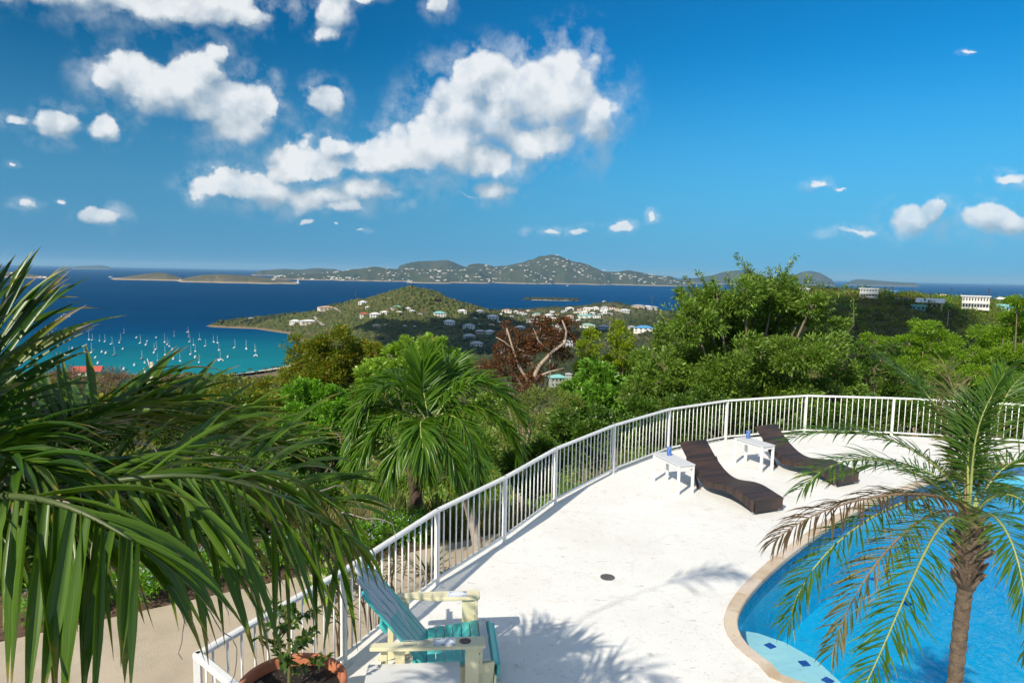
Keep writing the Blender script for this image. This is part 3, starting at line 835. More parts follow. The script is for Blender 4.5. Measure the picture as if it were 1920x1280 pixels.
# ---- drain cover in the terrace
dp = gp(1139, 1082, 0)
dr = empty('floor_drain', (dp[0], dp[1], 0))
STEEL = surf('drain_steel', (0.20, 0.19, 0.18), (0.30, 0.28, 0.26), 20, 0.45, metal=0.6)
g = MB().lathe([(0.10, 0.0), (0.10, 0.008), (0.088, 0.010), (0.088, 0.003)], 32)
g.build('rim', STEEL, dr)
MB().lathe([(0.0, 0.0025), (0.087, 0.0025)], 28).build('sump', surf('drain_dark', (0.02, 0.02, 0.02)), dr)
for q in range(-4, 5):
    L = math.sqrt(max(0, 0.086 ** 2 - (q * 0.019) ** 2))
    MB().box((0, q * 0.019, 0.006), (2 * L, 0.008, 0.004)).build('bar', STEEL, dr)
tag(dr, 'round metal drain cover in the white terrace', 'drain')

# ---- white railing round the terrace
RAIL = surf('white_rail_paint', (0.80, 0.80, 0.78), (0.72, 0.72, 0.70), 3.0, 0.35, 0.08, 60, c3=(0.62, 0.60, 0.56))
rail = empty('terrace_railing', (posts[0][0], posts[0][1], 0)); ro = np.array((posts[0][0], posts[0][1]))
RH = 1.04
bal_me = MB().tube([(0, 0, 0.11), (0, 0, RH - 0.035)], 0.0105, 6).mesh('baluster', RAIL, smooth=True)
post_me = MB().box((0, 0, (RH - 0.04) / 2), (0.056, 0.056, RH - 0.04)).mesh('post', RAIL, bevel=0.004)
foot_me = MB().box((0, 0, 0.006), (0.13, 0.13, 0.012)).mesh('base_plate', RAIL, bevel=0.003)
for i, p in enumerate(line):
    d = nrm(line[min(i + 1, len(line) - 1)] - line[max(i - 1, 0)])
    po = link(bpy.data.objects.new('post', post_me), rail)
    po.location = (*rel(p, ro), 0); po.rotation_euler = (0, 0, math.atan2(d[1], d[0]))
    fo = link(bpy.data.objects.new('base_plate', foot_me), po)
    if i + 1 < len(line):
        q = line[i + 1]
        a = (*rel(p, ro),); b = (*rel(q, ro),)
        dd = nrm(np.array(b) - np.array(a)) * 0.012
        s = MB()
        prof = [(-0.034, -0.022), (0.034, -0.022), (0.034, 0.008), (0.022, 0.020), (-0.022, 0.020), (-0.034, 0.008)]
        sd = np.array((-dd[1], dd[0])) / 0.012
        V = [(e[0] + sd[0] * x, e[1] + sd[1] * x, RH - 0.02 + z) for e in (np.array(a) - dd, np.array(b) + dd) for x, z in prof]
        s.add(V, [tuple(range(6))[::-1], tuple(range(6, 12))] + [(k, (k + 1) % 6, 6 + (k + 1) % 6, 6 + k) for k in range(6)])
        s.build('top_rail', RAIL, rail)
        MB().bar((*a, 0.095), (*b, 0.095), 0.03, 0.034).build('bottom_rail', RAIL, rail)
        L = np.linalg.norm(np.array(b) - np.array(a)); nb = max(2, int(round(L / 0.147)))
        for k in range(1, nb):
            t_ = k / nb
            bo = link(bpy.data.objects.new('baluster', bal_me), rail)
            bo.location = (a[0] + (b[0] - a[0]) * t_, a[1] + (b[1] - a[1]) * t_, 0)
tag(rail, 'white metal railing curving round the pool terrace', 'railing')

# ---- garden below the terrace
GZ = -1.42
MULCH = surf('garden_soil', (0.085, 0.045, 0.028), (0.14, 0.085, 0.055), 3.0, 0.95, 0.8, 30, c3=(0.20, 0.13, 0.08))
gv = [(-30, 0, GZ), (20, 0, GZ), (20, 13.5, GZ), (-30, 13.5, GZ)]
tag(obj_np('garden_ground', gv, [(0, 1, 2, 3)], MULCH), 'dark mulched garden soil below the terrace', kind='structure')
f1 = gp(58, 1190, -1.36)[:2]; f2 = gp(930, 1000, -1.36)[:2]
fd = nrm(f2 - f1); fn = np.array((fd[1], -fd[0]))
PATH = surf('tan_concrete_path', (0.50, 0.42, 0.31), (0.42, 0.35, 0.26), 1.4, 0.9, 0.5, 55, c3=(0.36, 0.30, 0.22))
pp = [f1 - fd * 9, f1, f2, f2 + fd * 1.0, f2 + fd * 0.6 + fn * 1.0, f1 + fn * 4.6, f1 - fd * 9 + fn * 5]
tag(MB().prism([tuple(p) for p in pp][::-1], GZ - 0.1, -1.36).build('garden_path', PATH), 'tan concrete garden path below the terrace', kind='structure')

# ================================================================== TERRACE FURNITURE
def wicker_material():
    m, t = matn('brown_wicker')
    co = t.n('ShaderNodeTexCoord').outputs['Object']
    sp = t.n('ShaderNodeSeparateXYZ', {0: co})
    band = t.noise(t.n('ShaderNodeCombineXYZ', {0: t.math('MULTIPLY', sp.outputs[0], 1.0), 1: t.math('MULTIPLY', sp.outputs[1], 0.05)}).outputs[0], 9.0, 3, 0.6)
    c = t.ramp(band.outputs[0], [(0.34, (0.010, 0.008, 0.009)), (0.45, (0.016, 0.012, 0.012)), (0.55, (0.055, 0.027, 0.020)), (0.60, (0.044, 0.023, 0.017)), (0.68, (0.014, 0.011, 0.012))])
    fine = t.noise(co, 60, 2, 0.5)
    c = t.mix(t.mapr(fine.outputs[0], 0.45, 0.65), c, t.mix(1.0, c, (2.0, 1.8, 1.6), 'MULTIPLY'))
    wx = t.n('ShaderNodeTexWave', {'Vector': co, 'Scale': 15.0, 'Distortion': 0.4}, bands_direction='X')
    wy = t.n('ShaderNodeTexWave', {'Vector': co, 'Scale': 14.0, 'Distortion': 0.6}, bands_direction='Y')
    h = t.math('MULTIPLY', wx.outputs[1], wy.outputs[1])
    bp = t.n('ShaderNodeBump', {'Strength': 1.0, 'Distance': 0.014, 'Height': h})
    out(t, t.n('ShaderNodeBsdfPrincipled', {'Base Color': c, 'Roughness': 0.42, 'Specular IOR Level': 0.6, 'Normal': bp}).outputs[0])
    return m
WICKER = wicker_material()
CHROME = surf('foot_metal', (0.5, 0.5, 0.5), rough=0.25, metal=0.9)
def chaise_profile(n=44):
    # x along the lounger from head (0) to foot (2.12), height of the lying surface
    cx = [0.0, 0.12, 0.32, 0.52, 0.72, 0.90, 1.08, 1.26, 1.44, 1.62, 1.80, 1.98, 2.12]
    cz = [0.80, 0.68, 0.50, 0.365, 0.275, 0.245, 0.262, 0.300, 0.330, 0.332, 0.305, 0.272, 0.250]
    xs = np.linspace(0, 2.12, n)
    z = np.interp(xs, cx, cz)
    for _ in range(3): z[1:-1] = (z[:-2] + z[1:-1] * 2 + z[2:]) / 4
    return xs, z
def chaise(foot_l, foot_r, head, label):
    a = gp(*foot_l, 0)[:2]; b = gp(*foot_r, 0)[:2]; h = gp(*head, 0.80)[:2]
    f = (a + b) / 2
    ax = nrm(f - h)                                # head towards foot
    W = 0.66
    root = empty('chaise_lounge', (f[0] - ax[0] * 2.12, f[1] - ax[1] * 2.12, 0), math.atan2(ax[1], ax[0]))
    xs, z = chaise_profile()
    n = len(xs); th = 0.045
    # woven lying surface, wraps over both long edges
    V = []; F = []
    ys = [-W / 2, -W / 2 + 0.006, -W / 4, 0, W / 4, W / 2 - 0.006, W / 2]
    for i in range(n):
        for j, y in enumerate(ys):
            V.append((xs[i], y, z[i] - (0.008 if j in (0, 6) else 0.0)))
    mcol = len(ys)
    F = [tuple(q) for q in grid_faces(n, mcol)[:, ::-1]]
    o = len(V)
    for i in range(n):
        for y in (-W / 2, W / 2): V.append((xs[i], y, z[i] - th))
    for i in range(n - 1):
        F.append((i * mcol, (i + 1) * mcol, o + 2 * (i + 1), o + 2 * i)); F.append((i * mcol + 6, o + 2 * i + 1, o + 2 * i + 3, (i + 1) * mcol + 6))
        F.append((o + 2 * i, o + 2 * (i + 1), o + 2 * (i + 1) + 1, o + 2 * i + 1))
    for i in (0, n - 1):
        F.append((*[i * mcol + j for j in range(7)], o + 2 * i + 1, o + 2 * i))
    s = MB(); s.add(V, F); s.build('woven_seat', WICKER, root)
    # curved side skirts that carry it: deep at the foot, hollow under the knee, leaning strut under the head
    for y in (-W / 2 + 0.012, W / 2 - 0.012):
        V = []; F = []
        k0 = 0
        xi = np.linspace(0.22, 2.11, 40)
        zt = np.interp(xi, xs, z) - th + 0.004
        zb = np.interp(xi, [0.22, 0.5, 0.78, 0.95, 1.2, 1.45, 1.7, 1.95, 2.11], [0.50, 0.27, 0.135, 0.13, 0.185, 0.205, 0.17, 0.10, 0.045])
        zb = np.minimum(zb, zt - 0.01)
        for q in range(40):
            for yy in (y - 0.012, y + 0.012): V += [(xi[q], yy, zt[q]), (xi[q], yy, zb[q])]
        for q in range(39):
            e = 4 * q
            F += [(e, e + 1, e + 5, e + 4), (e + 2, e + 6, e + 7, e + 3), (e, e + 4, e + 6, e + 2), (e + 1, e + 3, e + 7, e + 5)]
        F += [(0, 2, 3, 1), (156, 157, 159, 158)]
        s = MB(); s.add(V, F); s.build('side_skirt', WICKER, root)
        MB().bar((0.30, y, 0.52), (0.62, y, 0.02), 0.035, 0.05, (0, 1, 0)).build('leg', WICKER, root)
    MB().box((2.11, 0, 0.145), (0.022, W - 0.03, 0.20)).build('foot_panel', WICKER, root)
    for x in (0.60, 2.06):
        for y in (-W / 2 + 0.04, W / 2 - 0.04):
            MB().lathe([(0.0, 0.0), (0.02, 0.0), (0.02, 0.05), (0.0, 0.05)], 10, (x, y, 0)).build('foot', CHROME, root)
    tag(root, label, 'lounger', 'wicker loungers on the terrace')
    return root
chaise((1407, 966), (1474, 958), (1301, 826), 'brown woven wicker lounger nearer the pool, foot end clear of fronds')
chaise((1567, 914), (1612, 907), (1436, 796), 'brown woven wicker lounger whose foot end is behind palm fronds')

WTAB = surf('white_plastic_lumber', (0.78, 0.78, 0.77), (0.72, 0.72, 0.71), 4.0, 0.45, 0.06, 80)
GTAB = surf('pale_table_top', (0.66, 0.67, 0.68), (0.60, 0.61, 0.63), 3.0, 0.4, 0.05, 80)
def side_table(c, rz, L, W, H, label, leg=0.065, group=None):
    root = empty('side_table', (c[0], c[1], 0), rz)
    MB().box((0, 0, H - 0.011), (L, W, 0.022)).build('table_top', GTAB, root, bevel=0.004)
    for sx in (-1, 1):
        for sy in (-1, 1):
            MB().box((sx * (L / 2 - leg * 0.62), sy * (W / 2 - 0.025), (H - 0.024) / 2), (leg, 0.03, H - 0.024)).build('leg', WTAB, root, bevel=0.003)
    for sy in (-1, 1):
        MB().box((0, sy * (W / 2 - 0.045), H - 0.055), (L - leg * 2.6, 0.018, 0.058)).build('apron', WTAB, root)
    for sx in (-1, 1):
        MB().box((sx * (L / 2 - 0.03), 0, H - 0.055), (0.02, W - 0.09, 0.058)).build('apron', WTAB, root)
    tag(root, label, 'table', group)
    return root
def tab_axis(p, q, H):
    a = gp(*p, H)[:2]; b = gp(*q, H)[:2]; d = b - a
    return (a + b) / 2, math.atan2(d[1], d[0]), float(np.linalg.norm(d))
c1, r1, L1 = tab_axis((1239, 848), (1288, 871), 0.57)
side_table(c1, r1, L1 + 0.04, 0.36, 0.57, 'narrow white side table beside the lounger nearer the pool', group='narrow white side tables')
c2, r2, L2 = tab_axis((1389, 819), (1441, 835), 0.57)
side_table(c2, r2, L2 + 0.04, 0.36, 0.57, 'narrow white side table between the two loungers', group='narrow white side tables')
def tumbler_material():
    m, t = matn('blue_glass')
    co = t.n('ShaderNodeTexCoord').outputs['Object']
    v = t.n('ShaderNodeTexVoronoi', {'Vector': co, 'Scale': 60.0})
    c = t.mix(t.mapr(v.outputs['Distance'], 0.25, 0.4), (0.45, 0.65, 0.85), (0.03, 0.12, 0.55))
    out(t, t.n('ShaderNodeBsdfPrincipled', {'Base Color': c, 'Roughness': 0.08, 'Transmission Weight': 0.25}).outputs[0]); return m
TUM = tumbler_material()
for (px, py, lab) in ((1254.5, 853, 'blue patterned tumbler on the side table nearer the pool'), (1402.5, 821, 'blue patterned tumbler on the side table between the loungers')):
    p = gp(px, py, 0.571)
    root = empty('tumbler', (p[0], p[1], 0.571))
    MB().lathe([(0.0, 0.0), (0.040, 0.0), (0.043, 0.01), (0.045, 0.15), (0.042, 0.15), (0.040, 0.02), (0.0, 0.016)], 20).build('glass', TUM, root, smooth=True)
    MB().lathe([(0.047, 0.145), (0.047, 0.165), (0.012, 0.17), (0.012, 0.178), (0.0, 0.178)], 20).build('lid', surf('lid_blue', (0.15, 0.25, 0.5), rough=0.2), root)
    tag(root, lab, 'tumbler', 'blue tumblers')

# ---- painted garden chair
CREAM = surf('cream_paint', (0.74, 0.69, 0.46), (0.68, 0.62, 0.40), 5.0, 0.45, 0.1, 50, c3=(0.80, 0.76, 0.56))
TEAL = surf('turquoise_paint', (0.055, 0.45, 0.44), (0.08, 0.52, 0.50), 5.0, 0.4, 0.1, 60, c3=(0.30, 0.62, 0.60))
GREYP = surf('grey_slat_paint', (0.42, 0.48, 0.52), (0.52, 0.57, 0.60), 5.0, 0.45, 0.1, 60)
def back_art():
    m, t = matn('painted_chair_back')
    co = t.n('ShaderNodeTexCoord').outputs['Object']
    q = t.vec('ADD', co, t.scale(t.vec('SUBTRACT', t.noise(co, 2.6, 2, 0.5).outputs['Color'], (0.5, 0.5, 0.5)), 0.5))
    e = t.vec('LENGTH', t.vec('MULTIPLY', t.vec('SUBTRACT', q, (0.0, 0.02, 0.78)), (0.0, 3.2, 1.75)))
    c = t.mix(t.mapr(e, 0.86, 0.90), (0.40, 0.46, 0.50), (0.06, 0.42, 0.42))
    wv = t.n('ShaderNodeTexWave', {'Vector': q, 'Scale': 2.3, 'Distortion': 3.5, 'Detail': 2.0}, bands_direction='Y')
    c = t.mix(t.mapr(wv.outputs[1], 0.88, 0.97), c, (0.10, 0.30, 0.32))
    e2 = t.vec('LENGTH', t.vec('MULTIPLY', t.vec('SUBTRACT', q, (0.0, -0.12, 0.36)), (0.0, 4.5, 3.0)))
    c = t.mix(t.mapr(e2, 0.80, 0.86, 1.0, 0.0), c, (0.10, 0.40, 0.42))
    out(t, t.n('ShaderNodeBsdfPrincipled', {'Base Color': c, 'Roughness': 0.4}).outputs[0]); return m
ART = back_art()
HA = 0.66
pa = gp(694, 1208, HA); pb = gp(906, 1200, HA); pf = gp(898, 1112, HA)
axx = nrm((pb - pa)[:2])
LA = float(np.linalg.norm((pb - pa)[:2]))
side = np.array((-axx[1], axx[0]))
Wc = float(np.dot((pf - pb)[:2], side))         # between arm centres
org = pb[:2] + side * (Wc / 2)                  # middle of the arm fronts
chair = empty('adirondack_chair', (org[0], org[1], 0), math.atan2(axx[1], axx[0]))
k = LA                                           # local x: 0 at arm front, negative towards the back
for sy in (-1, 1):
    y = sy * Wc / 2
    # arm: wider at the front, narrowing behind
    poly = [(0.0, y - 0.085), (0.02, y - 0.07), (0.02, y + 0.07), (0.0, y + 0.085), (-0.45 * k, y + 0.085), (-0.62 * k, y + 0.085 - (0.05 if sy < 0 else 0)), (-k, y + 0.06 - (0.03 if sy < 0 else 0.0)), (-k, y - 0.06 + (0.03 if sy > 0 else 0.0)), (-0.62 * k, y - 0.085 + (0.05 if sy > 0 else 0)), (-0.45 * k, y - 0.085)]
    arm = MB().prism(poly, HA - 0.035, HA).build('armrest', CREAM, chair, bevel=0.006)
    # flat stickers printed on the arm
    PRINT = surf('sticker_print', (0.62, 0.66, 0.72), (0.22, 0.28, 0.42), 28.0, 0.5, lo=0.52, hi=0.56)
    PALEST = surf('sticker_white', (0.78, 0.80, 0.82), (0.70, 0.73, 0.78), 30, 0.5)
    FAINT = surf('faint_print', (0.45, 0.45, 0.36), (0.66, 0.62, 0.42), 36, 0.5)
    DARKST = surf('round_sticker', (0.03, 0.02, 0.03), (0.20, 0.09, 0.06), 30, 0.4, lo=0.5, hi=0.55)
    x0 = -0.34 if sy < 0 else -0.20
    MB().box((x0 - 0.02, y, HA + 0.0015), (0.20, 0.125, 0.002)).build('label_border', PRINT, arm)
    lf = MB().lathe([(0.0, 0.0), (0.5, 0.0)], 24).build('label_field', PALEST, arm)
    lf.location = (x0 - 0.02, y, HA + 0.004); lf.scale = (0.165, 0.085, 1)
    for (dx, wd) in ((-0.20, 0.10), (-0.34, 0.12)):
        fr = MB()
        if dx > -0.3:
            fr.add([(0.05 * s_ * math.cos(a_), 0.042 * s_ * math.sin(a_), 0) for s_ in (1.0, 0.88) for a_ in np.linspace(0, 6.283, 25)[:-1]], [(q, (q + 1) % 24, 24 + (q + 1) % 24, 24 + q) for q in range(24)])
            fr.add([(-0.03, -0.006, 0), (0.03, -0.006, 0), (0.03, 0.006, 0), (-0.03, 0.006, 0)], [(0, 1, 2, 3)])
        else:
            for bx_ in (-0.055, 0.055): fr.add([(bx_ - 0.003, -0.042, 0), (bx_ + 0.003, -0.042, 0), (bx_ + 0.003, 0.042, 0), (bx_ - 0.003, 0.042, 0)], [(0, 1, 2, 3)])
            for by_ in (-0.04, 0.0, 0.04): fr.add([(-0.05, by_ - 0.003, 0), (0.045, by_ - 0.003, 0), (0.045, by_ + 0.003, 0), (-0.05, by_ + 0.003, 0)], [(0, 1, 2, 3)])
        em = fr.build('printed_emblem', FAINT, arm); em.location = (x0 + dx, y - 0.005 * sy, HA + 0.003)
    if sy < 0:
        MB().lathe([(0.0, 0.0), (0.055, 0.0)], 24, (-0.17, y, HA + 0.003)).build('round_sticker', DARKST, arm)
    # front leg, rear posts, side rail, bolts
    leg = MB().box((-0.10, y + sy * -0.03, (HA - 0.036) / 2), (0.135, 0.036, HA - 0.036)).build('front_leg', CREAM, chair, bevel=0.004)
    for zb in (0.52, 0.42, 0.22, 0.12):
        MB().box((-0.032, y - sy * 0.03 + (0.012 if zb in (0.42, 0.12) else -0.01), zb), (0.008, 0.014, 0.014)).build('bolt', surf('bolt_dark', (0.03, 0.03, 0.03)), leg)
    MB().prism([(-0.03, y - sy * 0.075), (0.0, y - sy * 0.075), (0.0, y - sy * 0.049), (-0.03, y - sy * 0.049)], 0.30, HA - 0.036).build('arm_bracket', CREAM, chair)
    MB().box((-0.74 * k, y - sy * 0.05, (HA - 0.036) / 2), (0.09, 0.036, HA - 0.036)).build('rear_leg', CREAM, chair, bevel=0.004)
    MB().box((-0.88 * k, y - sy * 0.05, (HA - 0.036) / 2), (0.06, 0.05, HA - 0.036)).build('back_post', CREAM, chair, bevel=0.004)
    # long sloping side board that carries the seat
    V = []
    for yy in (y - sy * 0.09 - 0.017, y - sy * 0.09 + 0.017):
        V += [(0.10, yy, 0.16), (0.12, yy, 0.40), (-0.55 * k, yy, 0.30), (-1.02 * k, yy, 0.02), (-0.92 * k, yy, 0.0), (-0.5 * k, yy, 0.14)]
    MB().add(V, [tuple(range(6)), tuple(range(11, 5, -1))] + [(q, (q + 1) % 6, 6 + (q + 1) % 6, 6 + q) for q in range(6)]).build('side_board', CREAM, chair)
# seat slats across, curving over the front edge
sw = Wc - 0.20
nsl = 9
for q in range(nsl):
    u = q / (nsl - 1)
    x = -0.55 * k + u * (0.55 * k + 0.13); z = 0.325 + 0.10 * u - (0.05 if q == nsl - 1 else 0.0)
    MB().box((x, 0, z), ((0.55 * k + 0.13) / 8 - 0.007, sw, 0.026), tilt=-0.12 if q < nsl - 1 else 0.75).build('seat_slat', GREYP if q == nsl - 2 else TEAL, chair, bevel=0.004)
MB().box((0.155, 0, 0.30), (0.024, sw + 0.05, 0.13), tilt=0.15).build('front_stretcher', TEAL, chair)
MB().box((0.125, 0, 0.21), (0.022, sw + 0.10, 0.13)).build('front_board', CREAM, chair, bevel=0.004)
# back: five upright boards with rounded tops, leaning, the pattern painted on their face
lean = math.atan2(0.74, 0.94)
backM = Matrix.Translation((-0.50 * k, 0, 0.30)) @ Matrix.Rotation(-lean, 4, 'Y')
nb = 5; bw = (sw - 0.06) / nb
for q in range(nb):
    yc = (q - (nb - 1) / 2) * bw
    Lb = 1.10 - 0.05 * abs(q - 2) ** 1.6
    prof = [(yc - bw / 2 + 0.004, -0.02), (yc + bw / 2 - 0.004, -0.02)]
    prof += [(yc + (bw / 2 - 0.004) * math.cos(a_), Lb + 0.045 * math.sin(a_)) for a_ in np.linspace(0, math.pi, 9)]
    np_ = len(prof)
    V = [(0.013, y, z) for y, z in prof] + [(-0.013, y, z) for y, z in prof]
    F = [tuple(range(np_)), tuple(range(2 * np_ - 1, np_ - 1, -1))] + [(i_, np_ + i_, np_ + (i_ + 1) % np_, (i_ + 1) % np_) for i_ in range(np_)]
    b_ = MB().add(V, F).build('back_board', ART, chair, bevel=0.003); b_.matrix_local = backM
MB().box((-0.035, 0, 0.62), (0.035, sw + 0.06, 0.09)).build('back_brace', TEAL, chair, bevel=0.004).matrix_local = backM
MB().box((-0.035, 0, 0.12), (0.035, sw, 0.09)).build('back_brace', TEAL, chair, bevel=0.004).matrix_local = backM
# scalloped turquoise rim behind the back boards
rim = MB()
for q in range(9):
    z = 0.30 + q * 0.085
    rim.tube([(-0.03, sw / 2 - 0.02, z - 0.04), (-0.03, sw / 2 + 0.012, z), (-0.03, sw / 2 - 0.02, z + 0.04)], 0.018, 6)
r_ = rim.build('scalloped_edge', TEAL, chair, smooth=True); r_.matrix_local = backM
tag(chair, 'turquoise and cream painted wooden armchair by the railing', 'chair')

c3 = gp(775, 1262, 0.47)
e1 = gp(690, 1245, 0.47); e2 = gp(862, 1239, 0.47)
rz3 = math.atan2(e2[1] - e1[1], e2[0] - e1[0]); L3 = float(np.linalg.norm((e2 - e1)[:2]))
mid = (e1 + e2)[:2] / 2; nn = np.array((math.sin(rz3), -math.cos(rz3)))
side_table(mid + nn * 0.24, rz3, L3, 0.48, 0.47, 'pale grey side table beside the painted armchair', leg=0.07)

# ================================================================== TREES AND SHRUBS
def leaf_quads(P, Dr, L, W, r, fold=0.18, normal=None):
    """folded four-cornered leaves from P along Dr"""
    n = len(P)
    nv = r.normal(size=(n, 3)) * 0.6 + np.array((0, 0, 0.8)) if normal is None else normal
    sd = nrm(np.cross(Dr, nv)); up = np.cross(sd, Dr)
    L = np.broadcast_to(np.asarray(L, float), (n,))[:, None]; W = np.broadcast_to(np.asarray(W, float), (n,))[:, None]
    m = P + Dr * L * 0.45 + up * W * fold
    tip = P + Dr * L - np.array((0, 0, 1)) * L * 0.12
    V = np.stack([P, m + sd * W / 2, tip, m - sd * W / 2], 1)
    return V
def quads_mesh(name, V, mat, parent, origin):
    n = len(V)
    return obj_np(name, (V - np.asarray(origin)).reshape(-1, 3), np.arange(n * 4).reshape(n, 4), mat, parent)
def lobe_leaves(c, rad, n, leaf, r, flat=0.85, droop=0.0, shell=0.40, clump=0.32, upb=0.35, ratio=0.42, drop=0.15):
    nc = int(20 + 10 * r.random())
    d = nrm(r.normal(size=(nc, 3)))
    cc = c + d * np.array((1, 1, flat)) * rad * r.uniform(shell, 1.0, (nc, 1)) * r.uniform(0.8, 1.12, (nc, 1))
    cr = rad * clump * r.uniform(0.6, 1.35, nc)
    w_ = cr ** 2; w_[r.random(nc) < drop] *= 0.1; w_ /= w_.sum()
    k = r.choice(nc, n, p=w_)
    g = nrm(r.normal(size=(n, 3))) * (r.random((n, 1)) ** 0.45)
    P = cc[k] + g * cr[k][:, None] * np.array((1, 1, 0.8 * min(1, flat + 0.1)))
    Dr = nrm(g * 0.9 + nrm(P - c) * 0.7 + np.array((0, 0, upb - droop)) + r.normal(size=(n, 3)) * 0.45)
    L = leaf * r.uniform(0.65, 1.35, n)
    return leaf_quads(P, Dr, L, L * ratio * r.uniform(0.8, 1.2, n), r), cc
BARK = surf('grey_brown_bark', (0.16, 0.12, 0.085), (0.24, 0.19, 0.14), 6.0, 0.9, 0.5, 30)
PALEBARK = surf('pale_bark', (0.42, 0.34, 0.27), (0.30, 0.21, 0.16), 5.0, 0.85, 0.4, 30)
def tree(name, label, cat, lobes, d, mat, leaf, dens=0.7, trunk=0.12, seed=1, bark=BARK, group=None, base=None, limbs=None, twigs=True, flat=0.85, droop=0.0, clump=0.30, ratio=0.42, shoots=(), spread=1.6, base_z=None, upb=0.35, drop=0.15, ground=zland):
    r = np.random.default_rng(seed)
    C = []; RR = []
    for (px, py, rp) in lobes:
        dd = d + r.uniform(-spread, spread) * 0.6
        C.append(at(px, py, dd)); RR.append(rp * d / FPX)
    C = np.array(C)
    low = C[np.argmin(C[:, 2])]
    cen = C.mean(0)
    bx_, by_ = (cen[0], cen[1]) if base is None else base
    bz = float(ground(bx_, by_)) if base_z is None else base_z
    o = np.array((bx_, by_, bz))
    root = empty(name, o)
    tk = MB()
    fork = np.array((bx_, by_, bz + max(0.25, (cen[2] - bz) * 0.45)))
    tk.tube([o - (0, 0, 0.3) - o, (fork - o) * 0.5 + r.normal(0, 0.05, 3), fork - o], [trunk * 1.25, trunk, trunk * 0.8], 8)
    VV = []
    for (c, rad, (px, py, rp)) in zip(C, RR, lobes):
        n = int(1.75 * dens * rp * rp)
        V, cc = lobe_leaves(c, rad, n, leaf, r, flat, droop, clump=clump, ratio=ratio, upb=upb, drop=drop)
        VV.append(V)
        mid = (fork + c) / 2 + r.normal(0, rad * 0.12, 3)
        tk.tube([fork - o, mid - o, c - o], [trunk * 0.6, trunk * 0.42, trunk * 0.25], 6, False)
        if twigs:
            for q in cc[: 8]:
                tk.tube([c - o, (c + q) / 2 - o + r.normal(0, rad * 0.06, 3), q - o + (q - c) * 0.12], [trunk * 0.22, trunk * 0.14, trunk * 0.05], 4, False)
    for (pts, r0, r1) in (limbs or ()):
        P = [at(x, y, d - 0.6) - o for x, y in pts]
        tk.tube(P, list(np.linspace(r0, r1, len(P))), 7)
    for (x0, y0, x1, y1) in shoots:
        a = at(x0, y0, d); b = at(x1, y1, d - 0.3)
        m_ = (a + b) / 2 + r.normal(0, 0.12, 3)
        tk.tube([a - o, m_ - o, b - o], [0.025, 0.016, 0.006], 5)
        n = 75
        t_ = r.uniform(0.25, 1.0, n)[:, None]
        P = (1 - t_) ** 2 * a + 2 * t_ * (1 - t_) * m_ + t_ ** 2 * b + r.normal(0, 0.05, (n, 3))
        Dr = nrm(nrm(b - a) * 0.7 + r.normal(size=(n, 3)) * 0.8)
        VV.append(leaf_quads(P, Dr, leaf * r.uniform(0.8, 1.5, n), leaf * ratio, r))
    tk.build('trunk', bark, root, smooth=True)
    quads_mesh('crown', np.concatenate(VV), mat, root, o)
    tag(root, label, cat, group)
    return root
OLIVE = leafmat('olive_leaves', [(0.099, 0.166, 0.013), (0.169, 0.232, 0.019), (0.120, 0.188, 0.016), (0.260, 0.244, 0.025), (0.141, 0.211, 0.018), (0.338, 0.188, 0.020)], 0.35)
LIME = leafmat('lime_leaves', [(0.184, 0.327, 0.026), (0.280, 0.439, 0.047), (0.131, 0.261, 0.021), (0.367, 0.505, 0.080)], 0.35, 0.4)
BRIGHT = leafmat('bright_leaves', [(0.103, 0.265, 0.017), (0.176, 0.390, 0.028), (0.073, 0.195, 0.013), (0.239, 0.460, 0.040)], 0.35, 0.38)
RUST = leafmat('rust_leaves', [(0.165, 0.050, 0.022), (0.12, 0.038, 0.018), (0.20, 0.075, 0.030), (0.11, 0.075, 0.020), (0.15, 0.045, 0.020), (0.085, 0.10, 0.018)], 0.3, 0.6)
YELLOWG = leafmat('yellow_green_leaves', [(0.206, 0.306, 0.013), (0.304, 0.384, 0.015), (0.140, 0.227, 0.013), (0.368, 0.418, 0.021)], 0.35)
BROAD = leafmat('broad_leaves', [(0.089, 0.232, 0.016), (0.169, 0.354, 0.038), (0.059, 0.166, 0.013), (0.239, 0.420, 0.068)], 0.3, 0.35)
DEEP = leafmat('deep_green_leaves', [(0.086, 0.176, 0.018), (0.139, 0.249, 0.026), (0.196, 0.314, 0.043), (0.067, 0.137, 0.014), (0.251, 0.345, 0.068)], 0.28, 0.42)
FEATHER = leafmat('feathery_leaves', [(0.146, 0.291, 0.014), (0.232, 0.395, 0.020), (0.109, 0.224, 0.014), (0.318, 0.447, 0.029)], 0.4)
DARK = leafmat('dark_leaves', [(0.052, 0.118, 0.013), (0.090, 0.187, 0.019), (0.039, 0.085, 0.011), (0.140, 0.239, 0.029)], 0.25, 0.42)
GREYG = leafmat('grey_green_leaves', [(0.144, 0.203, 0.032), (0.211, 0.265, 0.053), (0.106, 0.160, 0.026), (0.268, 0.317, 0.065)], 0.3, 0.6)

